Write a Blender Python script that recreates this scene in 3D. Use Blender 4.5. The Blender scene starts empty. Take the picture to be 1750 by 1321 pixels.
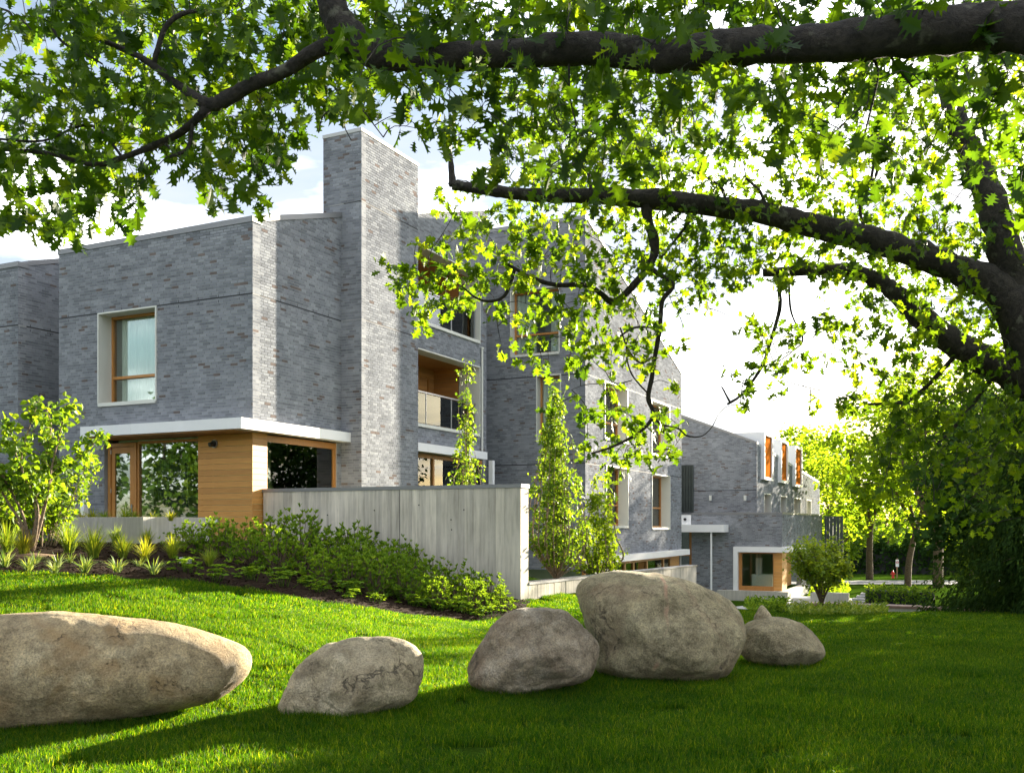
import bpy, math, random
import numpy as np
from mathutils import Vector, Matrix, noise

random.seed(7)
rng = np.random.default_rng(7)
SC = bpy.context.scene
COL = SC.collection

# ------------------------------------------------------------------ camera, sky, sun, exposure
F = 1666.0            # focal length in pixels of the 1750 px wide photograph
HY = 894.0            # horizon row
CX = 875.0
cam = bpy.data.cameras.new("camera")
cam.sensor_width = 36.0
cam.lens = 36.0 * F / 1750.0
cam.shift_y = (HY - 660.5) / 1750.0
cam.clip_start = 0.1
cam.clip_end = 3000
camo = bpy.data.objects.new("camera", cam)
camo.location = (0, 0, 0)
camo.rotation_euler = (math.radians(90), 0, 0)
COL.objects.link(camo)
SC.camera = camo

SUN_AZ = math.radians(39.6)
SUN_EL = math.radians(13.0)
SUND = Vector((math.sin(SUN_AZ) * math.cos(SUN_EL), math.cos(SUN_AZ) * math.cos(SUN_EL), math.sin(SUN_EL)))

world = bpy.data.worlds.new("World")
SC.world = world
world.use_nodes = True
wn = world.node_tree
wl = wn.links
for n in list(wn.nodes):
    wn.nodes.remove(n)
def wnode(t, **k):
    n = wn.nodes.new(t)
    for a, b in k.items():
        setattr(n, a, b)
    return n
wout = wnode("ShaderNodeOutputWorld")
wbg = wnode("ShaderNodeBackground")
wbg.inputs[1].default_value = 0.088
sky = wnode("ShaderNodeTexSky", sky_type="NISHITA")
sky.sun_disc = False
sky.sun_elevation = SUN_EL
sky.sun_rotation = SUN_AZ
tc = wnode("ShaderNodeTexCoord")
# clouds: noise on the direction flattened towards the horizon
sep = wnode("ShaderNodeSeparateXYZ")
wl.new(tc.outputs["Generated"], sep.inputs[0])
zz = wnode("ShaderNodeMath", operation="ADD"); zz.inputs[1].default_value = 0.16
wl.new(sep.outputs[2], zz.inputs[0])
zm = wnode("ShaderNodeMath", operation="MAXIMUM"); zm.inputs[1].default_value = 0.06
wl.new(zz.outputs[0], zm.inputs[0])
dx = wnode("ShaderNodeMath", operation="DIVIDE"); wl.new(sep.outputs[0], dx.inputs[0]); wl.new(zm.outputs[0], dx.inputs[1])
dy = wnode("ShaderNodeMath", operation="DIVIDE"); wl.new(sep.outputs[1], dy.inputs[0]); wl.new(zm.outputs[0], dy.inputs[1])
comb = wnode("ShaderNodeCombineXYZ"); wl.new(dx.outputs[0], comb.inputs[0]); wl.new(dy.outputs[0], comb.inputs[1])
n1 = wnode("ShaderNodeTexNoise"); n1.inputs["Scale"].default_value = 0.85; n1.inputs["Detail"].default_value = 7; n1.inputs["Roughness"].default_value = 0.52; n1.inputs["Distortion"].default_value = 0.3
mpw = wnode("ShaderNodeMapping"); mpw.inputs["Location"].default_value = (2.3, 0.7, 1.0); mpw.inputs["Scale"].default_value = (1.0, 1.5, 1.0)
wl.new(comb.outputs[0], mpw.inputs[0]); wl.new(mpw.outputs[0], n1.inputs["Vector"])
cr = wnode("ShaderNodeValToRGB")
cr.color_ramp.elements[0].position = 0.38; cr.color_ramp.elements[0].color = (0, 0, 0, 1)
cr.color_ramp.elements[1].position = 0.60; cr.color_ramp.elements[1].color = (1, 1, 1, 1)
wl.new(n1.outputs[0], cr.inputs[0])
# cloud brightness: grey bases and bright tops, brighter towards the sun (forward scattering)
n2 = wnode("ShaderNodeTexNoise"); n2.inputs["Scale"].default_value = 1.6; n2.inputs["Detail"].default_value = 6; n2.inputs["Roughness"].default_value = 0.5
wl.new(mpw.outputs[0], n2.inputs["Vector"])
cr2 = wnode("ShaderNodeValToRGB")
cr2.color_ramp.elements[0].position = 0.48; cr2.color_ramp.elements[0].color = (1.5, 1.62, 1.9, 1)
cr2.color_ramp.elements[1].position = 0.66; cr2.color_ramp.elements[1].color = (8.4, 8.4, 8.4, 1)
wl.new(n2.outputs[0], cr2.inputs[0])
dot = wnode("ShaderNodeVectorMath", operation="DOT_PRODUCT"); dot.inputs[1].default_value = SUND
wl.new(tc.outputs["Generated"], dot.inputs[0])
mx0 = wnode("ShaderNodeMath", operation="MAXIMUM"); mx0.inputs[1].default_value = 0.0; wl.new(dot.outputs["Value"], mx0.inputs[0])
pw = wnode("ShaderNodeMath", operation="POWER"); pw.inputs[1].default_value = 14.0; wl.new(mx0.outputs[0], pw.inputs[0])
ml = wnode("ShaderNodeMath", operation="MULTIPLY_ADD"); ml.inputs[1].default_value = 0.5; ml.inputs[2].default_value = 1.0; wl.new(pw.outputs[0], ml.inputs[0])
vs = wnode("ShaderNodeVectorMath", operation="SCALE"); wl.new(cr2.outputs[0], vs.inputs[0]); wl.new(ml.outputs[0], vs.inputs["Scale"])
mixw = wnode("ShaderNodeMixRGB"); wl.new(cr.outputs[0], mixw.inputs[0])
skm = wnode("ShaderNodeVectorMath", operation="SCALE"); skm.inputs["Scale"].default_value = 0.42
wl.new(sky.outputs[0], skm.inputs[0])
wl.new(skm.outputs[0], mixw.inputs[1]); wl.new(vs.outputs[0], mixw.inputs[2])
wl.new(mixw.outputs[0], wbg.inputs[0]); wl.new(wbg.outputs[0], wout.inputs[0])

sun = bpy.data.lights.new("sun", "SUN")
sun.energy = 4.6
sun.angle = math.radians(0.6)
sun.color = (1.0, 0.89, 0.70)
suno = bpy.data.objects.new("sun", sun)
suno.rotation_euler = SUND.to_track_quat("Z", "Y").to_euler()
suno.location = (40, 48, 30)
COL.objects.link(suno)

SC.view_settings.view_transform = "Standard"
SC.view_settings.look = "None"
SC.view_settings.gamma = 1.0
SC.view_settings.use_curve_mapping = False
SC.view_settings.exposure = 2.8
SC.render.engine = "CYCLES"
cy = SC.cycles
cy.use_denoising = True
try: cy.denoiser = "OPENIMAGEDENOISE"
except Exception: pass
cy.max_bounces = 7; cy.diffuse_bounces = 4; cy.glossy_bounces = 3; cy.transmission_bounces = 4; cy.transparent_max_bounces = 10
cy.caustics_reflective = False; cy.caustics_refractive = False
cy.sample_clamp_indirect = 6.0

# ------------------------------------------------------------------ mapping helpers
TH = math.atan2(810.0, F)
UX, UY = math.sin(TH), math.cos(TH)      # u: receding to the right (local y)
VX, VY = math.cos(TH), -math.sin(TH)     # v: towards the right and the viewer (local x)
P0X, P0Y = (431.5 - CX) / F * 22.0, 22.0 # the near brick corner of the main wing

def W(px, py, D):
    return Vector(((px - CX) / F * D, D, (HY - py) / F * D))
def b_of(px, a):
    r = (px - CX) / F
    return -((P0X - r * P0Y) + a * (UX - r * UY)) / (VX - r * VY)
def a_of(px, b):
    r = (px - CX) / F
    return -((P0X - r * P0Y) + b * (VX - r * VY)) / (UX - r * UY)
def dep(a, b):
    return P0Y + b * VY + a * UY
def z_of(py, a, b):
    return (HY - py) / F * dep(a, b)
def LW(b, a, z=0.0):
    return Vector((P0X + b * VX + a * UX, P0Y + b * VY + a * UY, z))
def WL(x, y):
    dx_, dy_ = x - P0X, y - P0Y
    return dx_ * VX + dy_ * VY, dx_ * UX + dy_ * UY   # b, a

# ------------------------------------------------------------------ mesh building
class MB:
    def __init__(s):
        s.v = []; s.l = []; s.t = []; s.tone = []; s.mi = []; s.n = 0
    def add(s, verts, faces, tone=0.5, mi=0):
        verts = np.asarray(verts, dtype=np.float32).reshape(-1, 3)
        s.v.append(verts)
        for f in faces:
            s.l.append(np.asarray(f, dtype=np.int32) + s.n)
            s.t.append(np.array([len(f)], dtype=np.int32))
        s.tone.append(np.full(len(faces), tone, dtype=np.float32))
        s.mi.append(np.full(len(faces), mi, dtype=np.int32))
        s.n += len(verts)
        return s
    def bulk(s, tv, tf_loops, tf_tot, M, T, tones, mi=0):
        """many copies of a template: M (k,3,3), T (k,3)"""
        k = len(T)
        if k == 0: return s
        nv = len(tv)
        V = np.einsum("kij,nj->kni", M, tv) + T[:, None, :]
        s.v.append(V.reshape(-1, 3).astype(np.float32))
        off = (np.arange(k) * nv + s.n)[:, None]
        s.l.append((np.asarray(tf_loops)[None, :] + off).reshape(-1).astype(np.int32))
        s.t.append(np.tile(np.asarray(tf_tot, dtype=np.int32), k))
        s.tone.append(np.repeat(np.asarray(tones, dtype=np.float32), len(tf_tot)))
        s.mi.append(np.full(k * len(tf_tot), mi, dtype=np.int32))
        s.n += nv * k
        return s
    def box(s, x0, x1, y0, y1, z0, z1, tone=0.5, mi=0):
        v = [(x0, y0, z0), (x1, y0, z0), (x1, y1, z0), (x0, y1, z0), (x0, y0, z1), (x1, y0, z1), (x1, y1, z1), (x0, y1, z1)]
        f = [(0, 3, 2, 1), (4, 5, 6, 7), (0, 1, 5, 4), (1, 2, 6, 5), (2, 3, 7, 6), (3, 0, 4, 7)]
        return s.add(v, f, tone, mi)
    def tube(s, pts, rad, sides=6, tone=0.5, cap=True, bump=0.0, mi=0):
        pts = [Vector(p) for p in pts]
        n = len(pts)
        if n < 2: return s
        vs_, fs = [], []
        up = Vector((0.13, 0.31, 0.94))
        prev = None
        for i, p in enumerate(pts):
            d = (pts[min(i + 1, n - 1)] - pts[max(i - 1, 0)])
            if d.length < 1e-9: d = Vector((0, 0, 1))
            d.normalize()
            if prev is None:
                x = d.cross(up)
                if x.length < 1e-3: x = d.cross(Vector((1, 0, 0)))
            else:
                x = prev - d * prev.dot(d)
                if x.length < 1e-4: x = d.cross(up)
            x.normalize(); prev = x
            y = d.cross(x)
            r = rad[i] if hasattr(rad, "__len__") else rad
            for k in range(sides):
                a = 2 * math.pi * k / sides
                rr = r
                if bump:
                    q = (p + (x * math.cos(a) + y * math.sin(a)) * r)
                    rr = r * (1 + bump * noise.noise(q * (0.9 / max(r, 0.02))) + 0.5 * bump * noise.noise(q * (2.7 / max(r, 0.02))))
                vs_.append(p + (x * math.cos(a) + y * math.sin(a)) * rr)
        for i in range(n - 1):
            for k in range(sides):
                k2 = (k + 1) % sides
                fs.append((i * sides + k, i * sides + k2, (i + 1) * sides + k2, (i + 1) * sides + k))
        if cap:
            fs.append(tuple(range(sides))[::-1]); fs.append(tuple((n - 1) * sides + k for k in range(sides)))
        return s.add([tuple(q) for q in vs_], fs, tone, mi)
    def mesh(s, name, smooth=False):
        me = bpy.data.meshes.new(name)
        if not s.v: return me
        V = np.concatenate(s.v); L = np.concatenate(s.l); T = np.concatenate(s.t)
        me.vertices.add(len(V)); me.vertices.foreach_set("co", V.reshape(-1))
        me.loops.add(len(L)); me.loops.foreach_set("vertex_index", L)
        me.polygons.add(len(T))
        st = np.concatenate([[0], np.cumsum(T)[:-1]]).astype(np.int32)
        me.polygons.foreach_set("loop_start", st)
        try: me.polygons.foreach_set("loop_total", T)
        except Exception: pass
        me.polygons.foreach_set("use_smooth", np.full(len(T), smooth))
        me.polygons.foreach_set("material_index", np.concatenate(s.mi))
        at = me.attributes.new("tone", "FLOAT", "FACE")
        at.data.foreach_set("value", np.concatenate(s.tone))
        me.update(calc_edges=True)
        return me
    def build(s, name, mats, parent=None, smooth=False, kind=None, loc=None, bevel=0.0):
        me = s.mesh(name, smooth)
        if not isinstance(mats, (list, tuple)): mats = [mats]
        for m in mats: me.materials.append(m)
        o = bpy.data.objects.new(name, me)
        COL.objects.link(o)
        if parent is not None: o.parent = parent
        if kind: o["kind"] = kind
        if loc is not None: o.location = loc
        if bevel:
            md = o.modifiers.new("bevel", "BEVEL"); md.width = bevel; md.segments = 2; md.limit_method = "ANGLE"
        return o

def tag(o, label=None, cat=None, group=None, kind=None):
    if label: o["label"] = label
    if cat: o["category"] = cat
    if group: o["group"] = group
    if kind: o["kind"] = kind
    return o
def empty(name, loc=(0, 0, 0), rz=0.0, parent=None):
    o = bpy.data.objects.new(name, None)
    o.empty_display_size = 0.2
    o.location = loc; o.rotation_euler = (0, 0, rz)
    COL.objects.link(o)
    if parent is not None: o.parent = parent
    return o
def copy_tree(o, parent=None):
    c = o.copy(); COL.objects.link(c); c.parent = parent
    for ch in list(o.children): copy_tree(ch, c)
    return c

# ------------------------------------------------------------------ materials
def mat(name):
    m = bpy.data.materials.new(name); m.use_nodes = True
    nt = m.node_tree
    return m, nt, nt.nodes["Principled BSDF"]
def nd(nt, t, **k):
    n = nt.nodes.new(t)
    for a, b in k.items(): setattr(n, a, b)
    return n
def ramp(nt, stops, fac):
    r = nd(nt, "ShaderNodeValToRGB")
    e = r.color_ramp.elements
    while len(e) < len(stops): e.new(0.5)
    for i, (p, c) in enumerate(stops):
        e[i].position = p; e[i].color = (*c, 1)
    nt.links.new(fac, r.inputs[0])
    return r
def noi(nt, scale, detail=4, rough=0.55, vec=None, dist=0.0):
    n = nd(nt, "ShaderNodeTexNoise")
    n.inputs["Scale"].default_value = scale; n.inputs["Detail"].default_value = detail; n.inputs["Roughness"].default_value = rough
    n.inputs["Distortion"].default_value = dist
    if vec is not None: nt.links.new(vec, n.inputs["Vector"])
    return n
def objvec(nt, scale=(1, 1, 1)):
    t = nd(nt, "ShaderNodeTexCoord"); m = nd(nt, "ShaderNodeMapping"); m.inputs["Scale"].default_value = scale
    nt.links.new(t.outputs["Object"], m.inputs[0])
    return m.outputs[0]
def bumpn(nt, h, strength, dist, bs):
    b = nd(nt, "ShaderNodeBump"); b.inputs["Strength"].default_value = strength; b.inputs["Distance"].default_value = dist
    nt.links.new(h, b.inputs["Height"]); nt.links.new(b.outputs[0], bs.inputs["Normal"])
    return b
def tone_node(nt):
    a = nd(nt, "ShaderNodeAttribute"); a.attribute_name = "tone"
    return a.outputs["Fac"]
def mixc(nt, fac, c1, c2, mode="MIX"):
    m = nd(nt, "ShaderNodeMixRGB"); m.blend_type = mode
    for i, c in ((0, fac), (1, c1), (2, c2)):
        if isinstance(c, (int, float)): m.inputs[i].default_value = c
        elif isinstance(c, tuple): m.inputs[i].default_value = (*c, 1)
        else: nt.links.new(c, m.inputs[i])
    return m.outputs[0]

def m_brick():
    m, nt, bs = mat("glazed_brick")
    r = ramp(nt, [(0.0, (0.145, 0.152, 0.168)), (0.3, (0.205, 0.216, 0.240)), (0.62, (0.255, 0.268, 0.294)), (0.86, (0.295, 0.308, 0.330)), (0.9, (0.125, 0.106, 0.102)), (1.0, (0.18, 0.150, 0.142))], tone_node(nt))
    v = objvec(nt)
    n = noi(nt, 1.1, 5, 0.6, v)
    big = ramp(nt, [(0.3, (0.78, 0.78, 0.79)), (0.7, (1.22, 1.21, 1.19))], n.outputs[0])
    c = mixc(nt, 1.0, r.outputs[0], big.outputs[0], "MULTIPLY")
    nt.links.new(c, bs.inputs["Base Color"])
    bs.inputs["Roughness"].default_value = 0.6
    bs.inputs["Specular IOR Level"].default_value = 0.0
    f = noi(nt, 42, 3, 0.6, v)
    bumpn(nt, f.outputs[0], 0.35, 0.004, bs)
    return m
def m_simple(name, col, rough=0.5, metal=0.0, nscale=0, namp=0.0, bump=0.0, bscale=30, vecs=(1, 1, 1), spec=0.5):
    m, nt, bs = mat(name)
    bs.inputs["Roughness"].default_value = rough; bs.inputs["Metallic"].default_value = metal
    bs.inputs["Specular IOR Level"].default_value = spec
    if nscale or bump: v = objvec(nt, vecs)
    if nscale:
        n = noi(nt, nscale, 5, 0.6, v)
        r = ramp(nt, [(0.3, tuple(max(0, c * (1 - namp)) for c in col)), (0.7, tuple(c * (1 + namp) for c in col))], n.outputs[0])
        nt.links.new(r.outputs[0], bs.inputs["Base Color"])
    else:
        bs.inputs["Base Color"].default_value = (*col, 1)
    if bump:
        n = noi(nt, bscale, 4, 0.6, v)
        bumpn(nt, n.outputs[0], bump, 0.01, bs)
    return m
def m_wood(name, c0, c1, axis="h", rough=0.5):
    m, nt, bs = mat(name)
    v = objvec(nt, (1.2, 1.2, 26) if axis == "h" else (26, 26, 1.2))
    n = noi(nt, 2.2, 6, 0.6, v, 0.3)
    r = ramp(nt, [(0.28, c0), (0.72, c1)], n.outputs[0])
    t = ramp(nt, [(0.0, (0.84, 0.82, 0.80)), (0.5, (1, 1, 1)), (1.0, (1.14, 1.13, 1.10))], tone_node(nt))
    c = mixc(nt, 1.0, r.outputs[0], t.outputs[0], "MULTIPLY")
    nt.links.new(c, bs.inputs["Base Color"])
    bs.inputs["Roughness"].default_value = rough
    bumpn(nt, n.outputs[0], 0.15, 0.002, bs)
    return m
def m_concrete(name="board_concrete", col=(0.58, 0.535, 0.46), streak=True):
    m, nt, bs = mat(name)
    v = objvec(nt, (9, 9, 0.7)); v2 = objvec(nt)
    n = noi(nt, 1.6, 7, 0.65, v); n2 = noi(nt, 0.8, 5, 0.6, v2); n3 = noi(nt, 60, 3, 0.6, v2)
    r = ramp(nt, [(0.25, tuple(c * (0.62 if streak else 0.8) for c in col)), (0.5, col), (0.75, tuple(min(0.75, c * 1.22) for c in col))], n.outputs[0])
    t = ramp(nt, [(0.0, (0.78, 0.78, 0.79)), (1.0, (1.15, 1.14, 1.12))], tone_node(nt))
    c = mixc(nt, 1.0, r.outputs[0], t.outputs[0], "MULTIPLY")
    b = ramp(nt, [(0.3, (0.82, 0.82, 0.80)), (0.7, (1.1, 1.1, 1.1))], n2.outputs[0])
    c = mixc(nt, 1.0, c, b.outputs[0], "MULTIPLY")
    nt.links.new(c, bs.inputs["Base Color"])
    bs.inputs["Roughness"].default_value = 0.85; bs.inputs["Specular IOR Level"].default_value = 0.08
    add = nd(nt, "ShaderNodeMath", operation="ADD"); nt.links.new(n.outputs[0], add.inputs[0]); nt.links.new(n3.outputs[0], add.inputs[1])
    bumpn(nt, add.outputs[0], 0.35, 0.006, bs)
    return m
def m_leaf(name, cols, trans=0.5, rough=0.5, tcol=None, tmul=1.6):
    m, nt, bs = mat(name)
    r = ramp(nt, [(i / (len(cols) - 1), c) for i, c in enumerate(cols)], tone_node(nt))
    nt.links.new(r.outputs[0], bs.inputs["Base Color"])
    bs.inputs["Roughness"].default_value = rough
    bs.inputs["Specular IOR Level"].default_value = 0.22
    tr = nd(nt, "ShaderNodeBsdfTranslucent")
    c = mixc(nt, 1.0, r.outputs[0], tcol or (1.5 * tmul, 1.25 * tmul, 0.35 * tmul), "MULTIPLY")
    nt.links.new(c, tr.inputs[0])
    mx = nd(nt, "ShaderNodeMixShader"); mx.inputs[0].default_value = trans
    nt.links.new(bs.outputs[0], mx.inputs[1]); nt.links.new(tr.outputs[0], mx.inputs[2])
    nt.links.new(mx.outputs[0], nt.nodes["Material Output"].inputs[0])
    return m
def nospec(m, v=0.04, r=.75):
    b = m.node_tree.nodes["Principled BSDF"]; b.inputs["Specular IOR Level"].default_value = v; b.inputs["Roughness"].default_value = r
def m_glass():
    m, nt, bs = mat("window_glass")
    nt.nodes.remove(bs)
    fr = nd(nt, "ShaderNodeFresnel"); fr.inputs[0].default_value = 1.3
    mul = nd(nt, "ShaderNodeMath", operation="MULTIPLY_ADD"); mul.inputs[1].default_value = 1.0; mul.inputs[2].default_value = 0.10
    nt.links.new(fr.outputs[0], mul.inputs[0])
    g = nd(nt, "ShaderNodeBsdfGlossy"); g.inputs["Roughness"].default_value = 0.01; g.inputs[0].default_value = (0.92, 0.96, 0.95, 1)
    t = nd(nt, "ShaderNodeBsdfTransparent"); t.inputs[0].default_value = (0.90, 0.95, 0.91, 1)
    nz = noi(nt, 1.3, 2, 0.5, objvec(nt))
    b = nd(nt, "ShaderNodeBump"); b.inputs["Strength"].default_value = 0.03; b.inputs["Distance"].default_value = 0.01
    nt.links.new(nz.outputs[0], b.inputs["Height"]); nt.links.new(b.outputs[0], g.inputs["Normal"])
    mx = nd(nt, "ShaderNodeMixShader")
    nt.links.new(mul.outputs[0], mx.inputs[0]); nt.links.new(t.outputs[0], mx.inputs[1]); nt.links.new(g.outputs[0], mx.inputs[2])
    nt.links.new(mx.outputs[0], nt.nodes["Material Output"].inputs[0])
    return m
def m_bark(name, c0, c1, lichen=0.0):
    m, nt, bs = mat(name)
    v = objvec(nt)
    n = noi(nt, 14, 8, 0.7, v, 0.6); n2 = noi(nt, 5, 4, 0.6, v)
    r = ramp(nt, [(0.35, c0), (0.65, c1)], n.outputs[0])
    c = r.outputs[0]
    if lichen:
        l = ramp(nt, [(0.60, (0, 0, 0)), (0.68, (1, 1, 1))], n2.outputs[0])
        mm = nd(nt, "ShaderNodeMath", operation="MULTIPLY"); mm.inputs[1].default_value = lichen
        nt.links.new(l.outputs[0], mm.inputs[0])
        c = mixc(nt, mm.outputs[0], c, (0.22, 0.22, 0.16))
    nt.links.new(c, bs.inputs["Base Color"])
    bs.inputs["Roughness"].default_value = 0.9
    n9 = noi(nt, 40, 6, .75, v, .4); av = nd(nt, "ShaderNodeMath", operation="MULTIPLY_ADD"); av.inputs[1].default_value = .5; nt.links.new(n9.outputs[0], av.inputs[0]); nt.links.new(n.outputs[0], av.inputs[2])
    bumpn(nt, av.outputs[0], 1.0, 0.05, bs)
    return m
def m_rock(name, cols, seed=0.0, vein=False, stain=(0.30, 0.20, 0.09), stain_amt=0.5, dark=0.5):
    m, nt, bs = mat(name)
    v = objvec(nt); 
    mp = nd(nt, "ShaderNodeMapping"); mp.inputs["Location"].default_value = (seed, seed * 2.1, 0); nt.links.new(v, mp.inputs[0]); v = mp.outputs[0]
    n = noi(nt, 3.0, 9, 0.68, v, 0.4); n2 = noi(nt, 1.6, 4, 0.55, v, 0.8); n3 = noi(nt, 60, 4, 0.75, v); n4 = noi(nt, 1.3, 5, 0.6, v, 1.5); n5 = noi(nt, 7, 10, 0.75, v, 0.15)
    r = ramp(nt, [(0.25, cols[0]), (0.5, cols[1]), (0.75, cols[2])], n.outputs[0])
    sp = ramp(nt, [(0.36, (0.60, 0.60, 0.60)), (0.5, (1, 1, 1)), (0.64, (1.34, 1.32, 1.27))], n3.outputs[0])
    md5 = ramp(nt, [(0.38, (0.66, 0.64, 0.61)), (0.5, (1, 1, 1)), (0.62, (1.28, 1.26, 1.22))], n5.outputs[0])
    c = mixc(nt, 1.0, r.outputs[0], sp.outputs[0], "MULTIPLY")
    c = mixc(nt, 1.0, c, md5.outputs[0], "MULTIPLY")
    st = ramp(nt, [(0.49, (0, 0, 0)), (0.62, (stain_amt,) * 3)], n2.outputs[0])
    c = mixc(nt, st.outputs[0], c, stain)
    dk = ramp(nt, [(0.56, (0, 0, 0)), (0.66, (dark,) * 3)], n4.outputs[0])
    c = mixc(nt, dk.outputs[0], c, tuple(x * 0.45 for x in cols[0]))
    # thin wandering cracks
    vo = nd(nt, "ShaderNodeTexVoronoi", feature="DISTANCE_TO_EDGE"); vo.inputs["Scale"].default_value = 1.5
    dn = noi(nt, 3.5, 6, 0.6, v)
    va = nd(nt, "ShaderNodeVectorMath", operation="ADD"); nt.links.new(v, va.inputs[0]); nt.links.new(dn.outputs["Color"], va.inputs[1]); nt.links.new(va.outputs[0], vo.inputs["Vector"])
    ck = ramp(nt, [(0.0, (1, 1, 1)), (0.022, (0, 0, 0))], vo.outputs[0])
    msk = ramp(nt, [(0.55, (0, 0, 0)), (0.66, (0.8, 0.8, 0.8))], n2.outputs[0])
    cm = mixc(nt, 1.0, ck.outputs[0], msk.outputs[0], "MULTIPLY")
    c = mixc(nt, cm, c, (0.11, 0.095, 0.07))
    if vein:
        sx = nd(nt, "ShaderNodeSeparateXYZ"); nt.links.new(objvec(nt), sx.inputs[0])
        wv = noi(nt, 2.5, 3, .5, v)
        a1 = nd(nt, "ShaderNodeMath", operation="MULTIPLY_ADD"); a1.inputs[1].default_value = -0.16; nt.links.new(sx.outputs[2], a1.inputs[0]); nt.links.new(sx.outputs[0], a1.inputs[2])
        a2 = nd(nt, "ShaderNodeMath", operation="MULTIPLY_ADD"); a2.inputs[1].default_value = 0.16; nt.links.new(wv.outputs[0], a2.inputs[0]); nt.links.new(a1.outputs[0], a2.inputs[2])
        a3 = nd(nt, "ShaderNodeMath", operation="ADD"); a3.inputs[1].default_value = 0.02; nt.links.new(a2.outputs[0], a3.inputs[0])
        a4_ = nd(nt, "ShaderNodeMath", operation="ABSOLUTE"); nt.links.new(a3.outputs[0], a4_.inputs[0])
        vr = ramp(nt, [(0.010, (.75, .75, .75)), (0.026, (0, 0, 0))], a4_.outputs[0])
        vm = ramp(nt, [(.42, (0, 0, 0)), (.50, (1, 1, 1))], noi(nt, 2.2, 2, .5, v).outputs[0])
        c = mixc(nt, mixc(nt, 1.0, vr.outputs[0], vm.outputs[0], "MULTIPLY"), c, (.52, .30, .20))
    nt.links.new(c, bs.inputs["Base Color"])
    bs.inputs["Roughness"].default_value = 0.88
    a = nd(nt, "ShaderNodeMath", operation="MULTIPLY_ADD"); a.inputs[1].default_value = 0.7; nt.links.new(n5.outputs[0], a.inputs[0]); nt.links.new(n.outputs[0], a.inputs[2])
    a0 = nd(nt, "ShaderNodeMath", operation="MULTIPLY_ADD"); a0.inputs[1].default_value = 0.14; nt.links.new(n3.outputs[0], a0.inputs[0]); nt.links.new(a.outputs[0], a0.inputs[2]); a = a0
    s2 = nd(nt, "ShaderNodeMath", operation="SUBTRACT"); nt.links.new(a.outputs[0], s2.inputs[0]); 
    h = nd(nt, "ShaderNodeMath", operation="MULTIPLY"); h.inputs[1].default_value = 1.2; nt.links.new(cm, h.inputs[0]); nt.links.new(h.outputs[0], s2.inputs[1])
    bumpn(nt, s2.outputs[0], 1.0, 0.10, bs)
    return m

M_BRICK = m_brick()
M_MORTAR = m_simple("mortar", (0.33, 0.33, 0.325), 0.9, nscale=3, namp=0.15, spec=0.0)
M_DARK = m_simple("dark_joint", (0.03, 0.03, 0.033), 0.8)
M_COPING = m_simple("grey_metal_coping", (0.22, 0.22, 0.225), 0.45, 0.3)
M_COPING_W = m_simple("pale_metal_coping", (0.5, 0.5, 0.49), 0.6, 0.0, spec=.1)
M_WHITE = m_simple("white_fascia", (0.80, 0.80, 0.80), 0.4, nscale=2, namp=0.03)
M_CREAM = m_simple("cream_reveal", (0.62, 0.62, 0.56), 0.5, nscale=1.5, namp=0.04)
M_CEDAR = m_wood("cedar_cladding", (0.48, 0.215, 0.050), (0.64, 0.325, 0.085), "h")
M_CEDARV = m_wood("cedar_frame", (0.36, 0.15, 0.035), (0.50, 0.23, 0.06), "v", 0.4)
M_ORANGE = m_wood("orange_slats", (0.34, 0.10, 0.015), (0.46, 0.15, 0.025), "v", 0.6)
M_SOFFIT = m_wood("cedar_soffit", (0.36, 0.16, 0.045), (0.48, 0.23, 0.07), "h")
M_GLASS = m_glass()
M_CURT = m_simple("curtain", (0.86, 0.88, 0.84), 0.9, nscale=2, namp=0.06)
M_CURTD = m_simple("dark_curtain", (0.05, 0.05, 0.05), 0.9, nscale=9, namp=0.9, vecs=(4, 4, .6))
M_PINK = m_simple("lilac_reflection", (0.75, 0.25, 0.62), 0.8, nscale=4, namp=0.35)  # curtain colour that stands in for a lilac reflection in the glass
M_GREEN = m_simple("green_room_wall", (0.74, 0.84, 0.58), 0.8)
M_ROOM = m_simple("room_wall", (0.42, 0.45, 0.40), 0.8)
M_FLOOR = m_simple("room_floor", (0.20, 0.16, 0.12), 0.6)
M_CONC = m_concrete()
M_CONCL = m_concrete("smooth_concrete", (0.50, 0.48, 0.43), False)
M_STEEL = m_simple("steel", (0.45, 0.45, 0.46), 0.35, 0.9)
M_BLACK = m_simple("black_metal", (0.02, 0.02, 0.022), 0.4)
M_SLATE = m_simple("dark_metal_panel", (0.06, 0.075, 0.07), 0.5, nscale=2, namp=0.2)
M_OAKLEAF = m_leaf("oak_leaf", [(0.014, 0.040, 0.004), (0.032, 0.078, 0.006), (0.062, 0.125, 0.008), (0.13, 0.19, 0.012)], 0.55)
M_OAKLEAF2 = m_leaf("oak_leaf_far", [(0.024, 0.060, 0.006), (0.050, 0.108, 0.008), (0.088, 0.158, 0.010), (0.155, 0.22, 0.015)], 0.6)
M_FRESH = m_leaf("fresh_leaf", [(0.045, 0.105, 0.012), (0.10, 0.185, 0.018), (0.18, 0.265, 0.026)], 0.5)
M_BGLEAF = m_leaf("street_tree_leaf", [(0.07, 0.14, 0.012), (0.13, 0.22, 0.02), (0.21, 0.30, 0.03)], 0.6)
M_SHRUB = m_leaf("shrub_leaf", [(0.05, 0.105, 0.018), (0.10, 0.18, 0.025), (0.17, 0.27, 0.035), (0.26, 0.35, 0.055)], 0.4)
M_CONIF = m_leaf("conifer_spray", [(0.014, 0.030, 0.008), (0.026, 0.056, 0.012), (0.045, 0.088, 0.018)], 0.2)
M_HEDGE = m_leaf("hedge_leaf", [(0.02, 0.05, 0.012), (0.04, 0.085, 0.018)], 0.2)
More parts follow.
